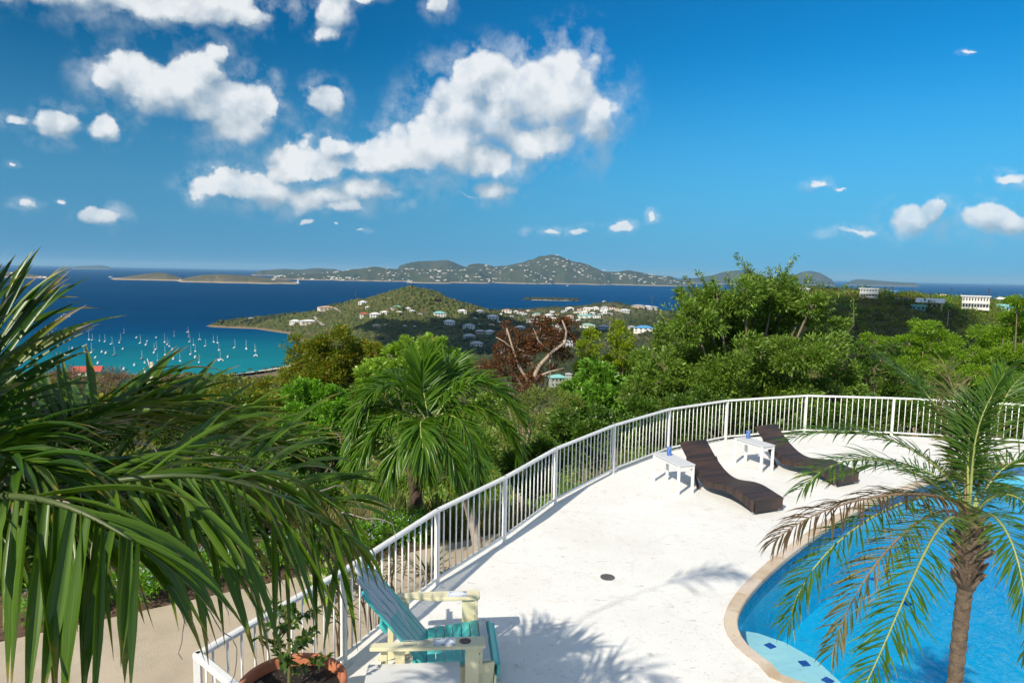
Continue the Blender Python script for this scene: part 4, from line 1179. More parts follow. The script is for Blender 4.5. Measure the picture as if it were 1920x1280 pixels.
tree('olive_tree', 'olive green tree tinged orange above the bay, left of the lime shrub', 'tree', [(575, 668, 46), (630, 655, 52), (672, 676, 40), (600, 712, 55), (652, 716, 50), (560, 705, 34), (705, 662, 20), (620, 690, 50)], 34, OLIVE, 0.19, 1.0, 0.16, 21)
tree('lime_shrub', 'lime green shrub just behind the drooping green palm', 'shrub', [(770, 662, 34), (808, 652, 30), (735, 682, 38), (700, 704, 34), (845, 678, 30), (868, 692, 18), (762, 705, 44), (815, 690, 34)], 24, LIME, 0.17, 0.8, 0.07, 22)
tree('bright_shrub', 'bright green bushy shrub left of the drooping palm', 'shrub', [(572, 742, 44), (622, 762, 48), (588, 802, 52), (640, 822, 46), (570, 850, 42), (615, 872, 38), (545, 792, 32)], 19, BRIGHT, 0.12, 1.0, 0.07, 23)
tree('rust_tree', 'rust red leaved tree with pale bare branches', 'tree', [(932, 690, 34), (968, 652, 42), (1010, 634, 42), (1050, 618, 34), (1000, 682, 42), (942, 662, 28), (1042, 668, 32), (982, 722, 36), (902, 690, 18), (1015, 610, 26), (950, 620, 20)], 40, RUST, 0.15, 0.66, 0.13, 24, PALEBARK,
     limbs=[([(1000, 750), (992, 715), (975, 690), (962, 655), (950, 615)], 0.13, 0.04), ([(1002, 745), (1004, 700), (1012, 685), (1035, 660), (1060, 642), (1062, 620), (1054, 600)], 0.16, 0.04), ([(1004, 708), (1030, 697), (1058, 690)], 0.09, 0.03), ([(962, 655), (945, 640), (930, 632)], 0.05, 0.02), ([(1035, 660), (1010, 640), (1000, 615)], 0.05, 0.02)], drop=0.3)
tree('conical_tree', 'yellow green conical tree beside the rust red tree', 'tree', [(1106, 626, 18), (1101, 650, 27), (1096, 684, 33), (1104, 720, 36), (1118, 690, 28)], 44, YELLOWG, 0.17, 1.2, 0.12, 25, clump=0.26)
tree('pointed_tree', 'yellow green pointed tree left of the big bushy tree', 'tree', [(1156, 610, 15), (1160, 636, 26), (1168, 668, 33), (1150, 690, 32), (1180, 700, 32)], 46, YELLOWG, 0.17, 1.2, 0.12, 26, clump=0.26, limbs=[([(1146, 655), (1143, 620), (1144, 600)], 0.05, 0.02)])
tree('broadleaf_bush', 'glossy broad leaved bush below the yellow green trees', 'bush', [(1118, 702, 34), (1132, 734, 42), (1092, 762, 38), (1150, 772, 42), (1182, 742, 38), (1075, 730, 26)], 27, BROAD, 0.24, 0.65, 0.08, 27, ratio=0.45)
tree('bushy_tree', 'tall dense bushy tree behind the railing, twigs against the sky', 'tree',
     [(1300, 640, 85), (1390, 600, 78), (1465, 590, 60), (1350, 705, 95), (1500, 670, 85), (1245, 690, 62), (1550, 630, 42), (1430, 690, 95), (1330, 575, 42), (1290, 560, 26), (1520, 575, 30), (1420, 545, 30), (1580, 690, 46), (1200, 730, 48), (1475, 545, 26), (1345, 562, 40), (1400, 552, 42), (1450, 556, 42), (1505, 580, 40), (1300, 600, 50), (1270, 740, 60), (1560, 745, 50), (1480, 745, 60), (1385, 755, 60)],
     24, DEEP, 0.145, 0.85, 0.13, 28, shoots=[(1418, 545, 1379, 478), (1425, 545, 1402, 497), (1465, 545, 1490, 482), (1470, 545, 1455, 500), (1340, 560, 1310, 512), (1350, 560, 1335, 520), (1300, 560, 1285, 520), (1550, 600, 1585, 538), (1540, 590, 1560, 552), (1580, 640, 1600, 560), (1500, 560, 1518, 520), (1440, 540, 1440, 505), (1250, 640, 1238, 585), (1370, 560, 1362, 515)], ratio=0.34, spread=2.4)
tree('feathery_tree', 'yellow green feathery tree in front of the ridge', 'tree', [(1735, 612, 28), (1680, 690, 42), (1640, 640, 26), (1702, 642, 34), (1762, 642, 42), (1720, 682, 46), (1782, 690, 46), (1745, 662, 40)], 42, FEATHER, 0.17, 1.1, 0.10, 29, flat=0.5, clump=0.34, droop=0.2, ratio=0.28, bark=PALEBARK, limbs=[([(1748, 720), (1747, 670), (1742, 640)], 0.1, 0.05)])
tree('layered_tree', 'dark green layered tree right of the big bushy tree', 'tree', [(1640, 690, 42), (1632, 735, 44), (1690, 725, 46), (1600, 725, 38), (1660, 655, 30), (1720, 742, 44), (1618, 655, 22)], 29, DARK, 0.14, 1.1, 0.09, 30, flat=0.55, clump=0.32, droop=0.25, ratio=0.28)
tree('spreading_tree', 'wide feathery tree behind the railing at right', 'tree', [(1862, 632, 42), (1902, 670, 46), (1790, 700, 46), (1830, 745, 50), (1720, 740, 46), (1915, 745, 46), (1842, 702, 48), (1882, 740, 48), (1802, 735, 46), (1935, 725, 42), (1820, 665, 32), (1765, 745, 40)], 34, FEATHER, 0.15, 1.1, 0.10, 31, flat=0.5, clump=0.34, droop=0.2, ratio=0.28, bark=PALEBARK, limbs=[([(1855, 720), (1862, 680), (1870, 650)], 0.06, 0.03)])
tree('fernleaf_tree', 'feathery tree reaching above the ridge at the right edge', 'tree', [(1908, 562, 22), (1898, 660, 40), (1935, 680, 46), (1880, 705, 44), (1925, 735, 44), (1898, 598, 30), (1928, 622, 36), (1930, 575, 26), (1880, 622, 22)], 28, FEATHER, 0.14, 1.0, 0.08, 32, flat=0.45, clump=0.36, droop=0.25, ratio=0.28)

# undergrowth: tangled shrubs nobody could count
def mass(name, label, lobes, mat, leaf, dens, seed, ratio=0.42, flat=0.9, floor=None):
    r = np.random.default_rng(seed); VV = []
    for (px, py, rp, d) in lobes:
        c = at(px, py, d)
        V, _ = lobe_leaves(c, rp * d / FPX, int(1.7 * dens * rp * rp), leaf, r, flat, ratio=ratio)
        VV.append(V)
    V = np.concatenate(VV)
    o = obj_np(name, V.reshape(-1, 3), np.arange(len(V) * 4).reshape(-1, 4), mat)
    return tag(o, label, kind='stuff')
mass('railing_undergrowth', 'dark tangled shrubs growing just behind the railing',
     [(1062, 800, 42, 17.5), (1105, 815, 40, 17), (1150, 800, 44, 18), (1205, 785, 48, 19.5), (1260, 775, 45, 20.5), (1320, 772, 46, 21), (1390, 775, 46, 21.5), (1460, 780, 46, 21.5), (1530, 785, 46, 21.5), (1600, 785, 48, 21.5), (1680, 780, 50, 22), (1760, 782, 50, 22), (1850, 785, 52, 22), (1930, 780, 50, 22), (1020, 850, 42, 16), (965, 880, 40, 16), (1090, 850, 40, 17.5), (1000, 900, 36, 15), (1235, 815, 40, 20), (1300, 815, 40, 20.5)], DARK, 0.12, 0.75, 41)
mass('shadowy_undergrowth', 'dark shrubs in the garden behind the near palm',
     [(120, 830, 60, 17), (220, 810, 60, 18), (330, 805, 60, 19), (440, 800, 60, 19), (510, 830, 50, 18), (150, 905, 66, 15), (260, 905, 66, 15), (370, 905, 66, 15.5), (480, 900, 60, 16), (40, 890, 60, 15), (70, 985, 60, 12.6), (180, 985, 60, 13), (300, 980, 56, 13.4), (420, 970, 54, 14), (520, 950, 52, 15), (600, 930, 46, 16), (20, 1060, 55, 11.5)], DARK, 0.12, 0.5, 42)
mass('grey_brush', 'thin grey green brush between the palm and the bushy tree',
     [(1000, 762, 38, 25), (1040, 745, 36, 26), (975, 800, 36, 22), (1030, 790, 32, 22), (1065, 760, 30, 25), (940, 830, 34, 20)], GREYG, 0.12, 0.6, 43, 0.25)
mass('slope_undergrowth', 'mixed shrubs on the slope behind the drooping palm',
     [(680, 740, 42, 27), (720, 760, 44, 26), (880, 730, 34, 27), (900, 770, 36, 24), (860, 820, 40, 22), (700, 800, 44, 22), (760, 830, 46, 21), (660, 780, 40, 24), (830, 880, 40, 18.5), (900, 850, 38, 19), (780, 880, 40, 18.5), (930, 750, 28, 30)], DEEP, 0.13, 0.75, 44)
mass('bay_brush', 'brown green brush between the near palm and the bay',
     [(130, 735, 40, 60), (190, 745, 42, 62), (250, 752, 40, 58), (310, 750, 42, 62), (370, 748, 44, 60), (430, 745, 44, 58), (490, 742, 44, 56), (540, 735, 40, 50), (90, 765, 50, 48), (180, 780, 52, 44), (280, 785, 52, 42), (380, 780, 52, 42), (480, 775, 50, 40), (60, 740, 40, 60)], OLIVE, 0.30, 0.75, 45)
mass('bare_twigs', 'brownish bare twigs on the slope above the bay', [(215, 712, 26, 58), (240, 722, 28, 58), (320, 722, 26, 60), (150, 715, 26, 60), (120, 715, 30, 58), (185, 725, 28, 58)], leafmat('twig_brown', [(0.20, 0.13, 0.08), (0.15, 0.09, 0.055), (0.25, 0.17, 0.11)], 0.1, 0.8), 0.55, 0.5, 46, 0.07)

# scrub on the right-hand ridge, leafy bushes
def ridge_scrub(name, label, n, mat, seed, size, cond):
    r = np.random.default_rng(seed)
    px = r.uniform(1180, 2060, n * 3); d = np.sqrt(r.uniform(120 ** 2, 430 ** 2, n * 3))
    X = (px - 960) / FPX * d; Y = d
    k = cond(X, Y, r) & (X > 30)
    X, Y = X[k][:n], Y[k][:n]
    Z = zland(X, Y); n = len(X)
    rad = size * r.uniform(0.6, 1.4, n); per = 46
    idx = np.repeat(np.arange(n), per); N = n * per
    g = nrm(r.normal(size=(N, 3))); g[:, 2] = np.abs(g[:, 2]) * 1.0 - 0.12
    P = np.stack([X, Y, Z], -1)[idx] + g * (rad[idx] * r.uniform(0.55, 1.05, N))[:, None]
    Dr = nrm(g + r.normal(size=(N, 3)) * 0.6)
    L = 0.30 * rad[idx] * r.uniform(0.7, 1.4, N)
    V = leaf_quads(P, Dr, L, L * 0.55, r)
    tag(obj_np(name, V.reshape(-1, 3), np.arange(N * 4).reshape(-1, 4), mat), label, kind='stuff')
pn = lambda X, Y: fbm(X / 45, Y / 45, 3)
ridge_scrub('ridge_green_scrub', 'green bushes covering the right-hand ridge', 2600, DEEP, 51, 2.2, lambda X, Y, r: pn(X, Y) > -0.1)
ridge_scrub('ridge_dry_scrub', 'brown dry bushes on the right-hand ridge', 1500, leafmat('dry_brush_leaves', [(0.085, 0.075, 0.028), (0.12, 0.095, 0.045), (0.06, 0.06, 0.022), (0.15, 0.12, 0.065)], 0.2, 0.8), 52, 2.0, lambda X, Y, r: pn(X, Y) < 0.08)
ridge_scrub('ridge_slope_scrub', 'mixed olive bushes on the ridge slope below the houses', 1900, OLIVE, 54, 1.9, lambda X, Y, r: (Y > 215) & (Y < 345) & (X > 70))
ridge_scrub('ridge_dark_trees', 'dark trees along the crest of the right-hand ridge', 420, DARK, 53, 3.4, lambda X, Y, r: (pn(X + 300, Y) > 0.0) & (Y > 300))

def near_scrub(name, label, n, mat, seed, x0, x1, d0, d1, size):
    r = np.random.default_rng(seed)
    px = r.uniform(x0, x1, n); d = np.exp(r.uniform(math.log(d0), math.log(d1), n))
    X = (px - 960) / FPX * d; Z = zland(X, d); per = 56
    rad = size * r.uniform(0.6, 1.4, n) * np.sqrt(d / 60.0)
    idx = np.repeat(np.arange(n), per); N = n * per
    g = nrm(r.normal(size=(N, 3))); g[:, 2] = np.abs(g[:, 2]) * 1.1 - 0.1
    P = np.stack([X, d, Z], -1)[idx] + g * (rad[idx] * r.uniform(0.45, 1.05, N))[:, None]
    L = 0.26 * rad[idx] * r.uniform(0.7, 1.4, N)
    V = leaf_quads(P, nrm(g + r.normal(size=(N, 3)) * 0.6), L, L * 0.5, r)
    tag(obj_np(name, V.reshape(-1, 3), np.arange(N * 4).reshape(-1, 4), mat), label, kind='stuff')
near_scrub('downhill_bushes', 'dense green bushes covering the slope below the garden', 900, DEEP, 55, 350, 1300, 30, 230, 2.0)
near_scrub('downhill_brush', 'olive brush covering the slope towards the bay', 700, OLIVE, 56, -150, 1300, 45, 300, 1.9)

# ---- plants of the garden bed along the path
FLOWER = leafmat('pale_blue_petals', [(0.50, 0.58, 0.80), (0.62, 0.68, 0.86), (0.42, 0.50, 0.76)], 0.3, 0.6, (1, 1, 1))
r = np.random.default_rng(61)
for i in range(11):
    t_ = i / 10.0
    p = f1 + (f2 - f1) * (0.02 + 0.80 * t_) - fn * (0.55 + 0.1 * (i % 2)) - fd * 0.0
    root = empty('plumbago_shrub', (p[0], p[1], GZ))
    VV = []; FV = []
    st_ = MB()
    for q in range(5):
        c = np.array((r.uniform(-0.35, 0.35), r.uniform(-0.3, 0.35), r.uniform(0.22, 0.42)))
        V, cc = lobe_leaves(c, 0.27, 330, 0.065, r)
        VV.append(V)
        st_.tube([(0, 0, 0), tuple(c * 0.6), tuple(c)], [0.012, 0.009, 0.005], 5, False)
        nfl = 16
        g = nrm(r.normal(size=(nfl, 3))); g[:, 2] = np.abs(g[:, 2]); P = c + g * 0.30
        for pt, nv in zip(P, g):
            for a_ in range(5):
                ax_ = nrm(np.cross(nv, (0.3, 0.1, 0.9))); ay_ = np.cross(nv, ax_)
                dr_ = ax_ * math.cos(a_ * 1.2566) + ay_ * math.sin(a_ * 1.2566)
                FV.append(leaf_quads(pt[None], dr_[None], 0.016, 0.014, r, normal=nv[None])[0])
    st_.build('stem', BARK, root)
    quads_mesh('foliage', np.concatenate(VV), BRIGHT, root, (0, 0, 0))
    quads_mesh('blossoms', np.array(FV), FLOWER, root, (0, 0, 0))
    where = ['at the end of the bed nearest the picture edge', 'second from the bed end by the picture edge', 'under the near palm leaves, third along the bed', 'under the near palm leaves, fourth along the bed', 'fifth along the bed beside the tan path', 'in the middle of the bed beside the path', 'just past the middle of the path bed', 'fourth from the drooping palm along the path bed', 'third from the drooping palm along the path bed', 'second from the drooping palm along the path bed', 'next to the strap leaved plants by the path'][i]
    tag(root, 'low shrub with pale blue flowers ' + where, 'shrub', 'blue flowered shrubs along the path')
STRAP = leafmat('strap_leaves', [(0.12, 0.175, 0.035), (0.17, 0.22, 0.05), (0.09, 0.14, 0.03), (0.22, 0.24, 0.08)], 0.3, 0.4)
def blades(n, L, W, spread, r, droop=0.25, seg=4, centre=(0, 0, 0), foot=0.08, up=1.0):
    """n strap leaves rising from one foot; returns vertices, faces, along"""
    a = r.uniform(0, 6.283, n); tl = r.uniform(0.15, 1.0, n) * spread
    Dr = np.stack([np.cos(a) * np.sin(tl), np.sin(a) * np.sin(tl), np.cos(tl) * up], -1)
    P = np.asarray(centre) + np.stack([np.cos(a), np.sin(a), a * 0], -1) * foot * r.random((n, 1))
    return ribbons(P, Dr, np.stack([np.cos(a + 1.57), np.sin(a + 1.57), a * 0], -1), L * r.uniform(0.6, 1.15, n), W * r.uniform(0.8, 1.2, n), droop * r.uniform(0.5, 1.5, n), seg)
def ribbons(P, Dr, sd, L, W, droop, seg=5, fold=0.25, wprof=None):
    """n drooping folded ribbons; sd is the across direction. Returns V (n,(seg+1)*3,3), F (n,seg*2,4), along (n,(seg+1)*3)"""
    n = len(P); L = np.broadcast_to(L, (n,)).astype(float); W = np.broadcast_to(W, (n,)).astype(float); droop = np.broadcast_to(droop, (n,)).astype(float)
    p = P.astype(float).copy(); d = nrm(Dr.astype(float)); V = np.zeros((n, seg + 1, 3, 3)); al = np.zeros((n, seg + 1, 3))
    sd = nrm(sd)
    for i in range(seg + 1):
        t_ = i / seg
        w_ = (0.45 + 1.1 * t_ if t_ < 0.5 else 1.0) if t_ < 0.5 else max(0.025, 1 - ((t_ - 0.5) / 0.5) ** 1.15)
        if wprof: w_ = wprof(t_)
        s_ = nrm(sd - d * (sd * d).sum(-1, keepdims=True)); nv = np.cross(s_, d)
        nv = nv * np.sign(nv[:, 2:3] + 1e-9)
        hw = (W * w_ / 2)[:, None]
        V[:, i, 0] = p - s_ * hw + nv * hw * fold; V[:, i, 1] = p - nv * hw * fold; V[:, i, 2] = p + s_ * hw + nv * hw * fold
        al[:, i] = t_
        d = nrm(d + np.array((0, 0, -1.0)) * (droop * (0.5 + t_) / seg)[:, None])
        p = p + d * (L / seg)[:, None]
    base = []
    for i in range(seg):
        for j in range(2):
            a = i * 3 + j; base.append((a, a + 1, a + 4, a + 3))
    F = np.array(base)[None] + (np.arange(n) * (seg + 1) * 3)[:, None, None]
    return V.reshape(n, -1, 3), F, al.reshape(n, -1)
def ribbon_obj(name, RB, mat, parent=None, origin=(0, 0, 0)):
    V, F, al = RB
    return obj_np(name, V.reshape(-1, 3) - np.asarray(origin), F.reshape(-1, 4), mat, parent, smooth=True, attr={'along': al.ravel(), 'across': np.tile((-1.0, 0.0, 1.0), al.size // 3)})
i = 0
straps = [(705, 1005), (730, 985), (760, 990), (745, 965), (790, 975), (820, 965), (850, 985), (880, 950), (915, 960), (945, 945), (975, 935), (860, 935), (930, 915), (1000, 905)]
for (px, py) in straps:
    p = gp(px, py + 12, -1.42) if py > 960 else None
    if p is None:
        dd = 16.5 if py > 930 else 17.5
        p = at(px, py, dd); p[2] = zland(p[0], p[1])
    root = empty('strap_leaf_plant', p)
    ribbon_obj('leaves', blades(30, 0.75, 0.055, 0.55, r, 0.15), STRAP, root)
    tag(root, 'upright yellow green strap leaved plant, ' + ORD[sorted(q[0] for q in straps).index(px)] + ' from the left beyond the path', 'plant', 'strap leaved plants beyond the path')
STRAW = leafmat('dry_grass', [(0.26, 0.22, 0.08), (0.34, 0.28, 0.13), (0.20, 0.19, 0.06), (0.16, 0.18, 0.05)], 0.35, 0.7)
n = 9000
px = r.uniform(520, 1000, n); d = r.uniform(14.0, 26.0, n)
P = np.stack([(px - 960) / FPX * d, d, d * 0], -1); P[:, 2] = zland(P[:, 0], P[:, 1])
a = r.uniform(0, 6.283, n)
Dr = nrm(np.stack([np.cos(a) * 0.35, np.sin(a) * 0.35, np.ones(n)], -1))
RB = ribbons(P, Dr, np.stack([np.cos(a + 1.57), np.sin(a + 1.57), a * 0], -1), r.uniform(0.35, 0.8, n), 0.02, 0.8, 2)
tag(ribbon_obj('dry_grass', RB, STRAW), 'dry straw coloured grass on the slope', kind='stuff')
# fallen leaves and low weeds over the mulch
n = 5000
P = np.stack([r.uniform(-14, 3, n), r.uniform(6, 14.5, n), np.full(n, GZ + 0.01)], -1)
k = np.array([np.dot(q[:2] - f1, fn) for q in P]); P = P[(k < -0.05)]; n = len(P)
Dr = nrm(np.stack([r.normal(size=n), r.normal(size=n), r.uniform(0, 0.9, n)], -1))
tag(obj_np('leaf_litter', leaf_quads(P, Dr, 0.07, 0.035, r).reshape(-1, 3), np.arange(n * 4).reshape(-1, 4), leafmat('litter', [(0.16, 0.09, 0.05), (0.05, 0.09, 0.02), (0.09, 0.05, 0.03), (0.08, 0.12, 0.03)], 0.1)), 'fallen leaves and weeds on the mulch', kind='stuff')

# tall thin plants between railing and path, dead white tree, old trunk
DRAC = leafmat('dark_strap_leaves', [(0.03, 0.06, 0.015), (0.05, 0.09, 0.02), (0.10, 0.06, 0.03), (0.04, 0.07, 0.015)], 0.25, 0.4)
def cane_plant(px, py, lab, ncane, h, seed):
    r = np.random.default_rng(seed)
    p = gp(px, py, -1.40); root = empty('cane_plant', p)
    st_ = MB(); RBs = []
    for q in range(ncane):
        a = r.uniform(0, 6.283); tip = np.array((math.cos(a) * 0.35 * r.random(), math.sin(a) * 0.25 * r.random(), h * r.uniform(0.65, 1.1)))
        st_.tube([(0.05 * math.cos(a), 0.05 * math.sin(a), 0), tuple(tip * 0.5 + r.normal(0, 0.03, 3)), tuple(tip)], [0.016, 0.012, 0.008], 5)
        RBs.append(blades(9, 0.42, 0.03, 1.5, r, 0.8, 4, tip, 0.01))
    st_.build('canes', surf('cane_brown', (0.12, 0.08, 0.05)), root)
    V = np.concatenate([b[0] for b in RBs]); al = np.concatenate([b[2] for b in RBs]); F = RBs[0][1][0][None] + (np.arange(len(V)) * V.shape[1])[:, None, None]
    ribbon_obj('leaves', (V, F, al), DRAC, root)
    tag(root, lab, 'plant')
cane_plant(700, 1215, 'thin caned plant seen through the railing behind the armchair', 9, 1.3, 71)
cane_plant(640, 1262, 'thin caned plant seen through the railing beside the potted tree', 8, 1.2, 72)
cane_plant(742, 1130, 'thin arching plant against the path behind the chair top', 3, 0.7, 73)
p = gp(803, 1100, -1.4); root = empty('rosette_plant', p)
ribbon_obj('leaves', blades(22, 0.5, 0.05, 1.4, r, 0.5, 4, (0, 0, 0.25)), DRAC, root)
MB().tube([(0, 0, 0), (0, 0, 0.28)], 0.03, 8).build('stem', BARK, root)
tag(root, 'spiky rosette plant at the railing foot before the path', 'plant')
for (px, py, lab) in ((608, 1085, 'small yellow green leafy plant just beyond the railing'), ):
    p = gp(px, py + 60, -1.4); root = empty('leafy_plant', p)
    V, _ = lobe_leaves(np.array((0, 0, 0.55)), 0.32, 130, 0.16, r, ratio=0.4)
    quads_mesh('leaves', V, LIME, root, (0, 0, 0)); MB().tube([(0, 0, 0), (0, 0, 0.5)], 0.02, 6).build('stem', BARK, root)
    tag(root, lab, 'plant')
WHITEBARK = surf('bleached_wood', (0.60, 0.56, 0.50), (0.45, 0.40, 0.35), 6, 0.85)
o = at(283, 745, 58); root = empty('bare_tree', o)
tk = MB()
for pts, r0, r1 in (([(286, 748), (282, 720), (288, 700), (284, 678)], 0.26, 0.14), ([(284, 725), (274, 705), (270, 690)], 0.14, 0.06), ([(284, 722), (292, 706), (296, 690)], 0.12, 0.05), ([(288, 700), (281, 688), (276, 672)], 0.08, 0.03), ([(284, 735), (278, 720), (279, 700)], 0.12, 0.06)):
    tk.tube([at(x, y, 58) - o for x, y in pts], list(np.linspace(r0, r1, len(pts))), 7)
tk.build('trunk', WHITEBARK, root, smooth=True)
tag(root, 'bleached bare dead tree standing against the bay', 'tree')

# ================================================================== HOUSES, POLES, BOATS
def hit(px, py, d0=150.0, d1=2450.0):
    """where a sight line meets the slope"""
    v = ray(px, py); ds = np.geomspace(d0, d1, 700)
    P = EYE + v[None] * (ds / v[1])[:, None]
    k = np.nonzero(P[:, 2] < zland(P[:, 0], P[:, 1]))[0]
    if len(k) == 0: return None
    p = P[k[0]]; return np.array((p[0], p[1], float(zland(p[0], p[1]))))
_mc = {}
def paint(c, rough=0.7):
    key = tuple(round(x, 3) for x in c)
    if key not in _mc: _mc[key] = surf('house_paint', c, tuple(x * 0.86 for x in c), 0.35, rough)
    return _mc[key]
WH = (0.78, 0.76, 0.72); CRM = (0.72, 0.64, 0.50); TANW = (0.55, 0.42, 0.30); GRY = (0.45, 0.46, 0.46); PNK = (0.62, 0.40, 0.33); YEL = (0.72, 0.56, 0.20)
RW = (0.72, 0.72, 0.72); RRED = (0.50, 0.10, 0.07); RTEAL = (0.25, 0.55, 0.52); RBLUE = (0.08, 0.30, 0.55); RGRN = (0.30, 0.45, 0.36); RTAN = (0.55, 0.36, 0.24); RGY = (0.40, 0.42, 0.44)
GLASS = surf('dark_window', (0.03, 0.035, 0.04), rough=0.15)
def house(px, py, wpx, wall=WH, roof=RW, label=None, group=None, floors=1, style='hip', deep=0.7, rz=None, p=None, nwin=3, balcony=False, stilts=0.0, name='house'):
    if p is None: p = hit(px, py)
    if p is None: return None
    d = p[1]; W = wpx * d / FPX; Dp = max(5.0, W * deep) if W > 8 else W * 0.8
    rr = random.Random(int(px * 7 + py * 13))
    rz = -math.atan2(p[0], p[1]) + (rr.uniform(-0.35, 0.35) if rz is None else rz)
    fh = min(3.2, max(1.8, W * 0.30)); H = fh * floors
    root = empty(name, p, rz)
    z0 = stilts
    wl = MB().box((0, Dp / 2, z0 + H / 2 - 0.75), (W, Dp, H + 1.5 - (1.5 if stilts else 0) + (0.0 if not stilts else 0.0))).build('wall', paint(wall), root)
    if stilts:
        wl.location.z = 0.75
        for q in range(5):
            MB().box((-W / 2 + W * (q + 0.5) / 5, 0.4, stilts / 2 - 0.5), (0.35, 0.35, stilts + 1.0)).build('stilt', paint(GRY), root)
    zt = z0 + H; ov = 0.08 * W if W < 14 else 0.8
    if style == 'hip':
        rh = min(3.0, W * 0.17); a, b = W / 2 + ov, Dp / 2 + ov; rl = max(0.15 * W, a - b)
        V = [(-a, -b, 0), (a, -b, 0), (a, b, 0), (-a, b, 0), (-rl, 0, rh), (rl, 0, rh), (-a, -b, -0.25), (a, -b, -0.25), (a, b, -0.25), (-a, b, -0.25)]
        F = [(0, 1, 5, 4), (1, 2, 5), (2, 3, 4, 5), (3, 0, 4), (0, 6, 7, 1), (1, 7, 8, 2), (2, 8, 9, 3), (3, 9, 6, 0), (9, 8, 7, 6)]
        MB().add([(x, y + Dp / 2, z + zt + 0.25) for x, y, z in V], F).build('roof', paint(roof, 0.5), root)
    elif style == 'gable':
        rh = min(3.0, W * 0.2); a, b = W / 2 + ov, Dp / 2 + ov
        V = [(-a, -b, 0), (a, -b, 0), (a, b, 0), (-a, b, 0), (-a, 0, rh), (a, 0, rh)]
        MB().add([(x, y + Dp / 2, z + zt + 0.02) for x, y, z in V], [(0, 1, 5, 4), (2, 3, 4, 5), (0, 4, 3), (1, 2, 5), (0, 3, 2, 1)]).build('roof', paint(roof, 0.5), root)
    else:
        MB().box((0, Dp / 2, zt + 0.22), (W + 2 * ov, Dp + 2 * ov, 0.45)).build('roof', paint(roof, 0.5), root)
    for f_ in range(floors):
        for q in range(nwin):
            x = -W / 2 + W * (q + 0.5) / nwin
            MB().box((x, -0.06, z0 + fh * f_ + fh * 0.55), (W / nwin * 0.46, 0.12, fh * 0.42)).build('window', GLASS, root)
        if balcony:
            MB().box((0, -1.0, z0 + fh * f_ + 0.05), (W + 0.6, 2.0, 0.2)).build('balcony', paint(wall), root)
            MB().box((0, -1.95, z0 + fh * f_ + 0.68), (W + 0.6, 0.08, 1.05)).build('parapet', paint(wall), root)
            for q in range(nwin + 1):
                MB().box((-W / 2 + W * q / nwin, -1.88, z0 + fh * f_ + fh / 2 + 0.12), (0.2, 0.2, fh - 0.1)).build('column', paint(wall), root)
    tag(root, label, 'house', group)
    return root
GH = 'houses on the round hill'
hill_houses = [
 (646, 560, 14, WH, RW, 'white house on the left shoulder of the round hill'), (625, 570, 7, WH, RW, 'tiny white house where the hill skyline meets the sea'),
 (614, 583, 28, CRM, RTAN, 'wide cream house with tan roof on the hill spur'), (677, 550, 6, WH, RW, 'tiny house just left of the hill summit'), (695, 552, 7, WH, RW, 'tiny house on the upper hill below the summit'),
 (679, 573, 15, WH, RW, 'white house at the middle of the upper hill'), (690, 579, 10, CRM, RW, 'small cream house just below the white mid-hill house'),
 (683, 596, 15, WH, RRED, 'white house with red roof edge on the hill'), (704, 597, 19, WH, RW, 'broad white house beside the red edged hill house'), (719, 590, 13, WH, RW, 'white house above and right of the broad hill house'),
 (745, 579, 12, WH, RTEAL, 'white house with teal roof on the hill slope'), (734, 582, 8, WH, RGY, 'small grey roofed house beside the teal roofed one'), (748, 590, 10, WH, RW, 'white house below the teal roofed hill house'),
 (765, 581, 9, WH, RW, 'upper of two white houses right of the hill centre'), (773, 586, 10, WH, RW, 'lower of two white houses right of the hill centre'), (788, 591, 7, GRY, RGY, 'small grey house at the edge of the dark wood'),
 (826, 595, 22, WH, RTEAL, 'long white house with teal front on the right slope'), (867, 590, 16, WH, RW, 'white house at the right foot of the hill'), (843, 612, 20, WH, RW, 'white house with pale hip roof in the dark woods'),
 (708, 619, 14, TANW, RTAN, 'tan house at the dark lower slope'), (725, 614, 13, PNK, RTAN, 'pinkish house beside the tan lower house'), (760, 614, 6, WH, RW, 'tiny white house low in the dark wood'), (777, 614, 6, WH, RW, 'tiny white house right of another in the dark wood'),
 (877, 619, 20, WH, RGY, 'grey roofed white house right of the dark wood'), (552, 609, 18, WH, RW, 'stepped white house on the low hill spur'), (580, 609, 28, CRM, RW, 'long cream house beside the hillside road'),
 (438, 600, 12, WH, RW, 'long low white house near the tip of the point'), (427, 601, 6, WH, RW, 'tiny white house nearest the tip of the point'), (471, 600, 8, WH, RW, 'small white house among the dark trees of the point'), (730, 561, 5, TANW, RTAN, 'tiny tan house high on the hill face'),
]
for (x, y, wd, wa, ro_, lab) in hill_houses:
    house(x, y, wd, wa, ro_, lab, GH, 2 if wd > 13 else 1, nwin=4 if wd > 16 else 3 if wd > 9 else 2)
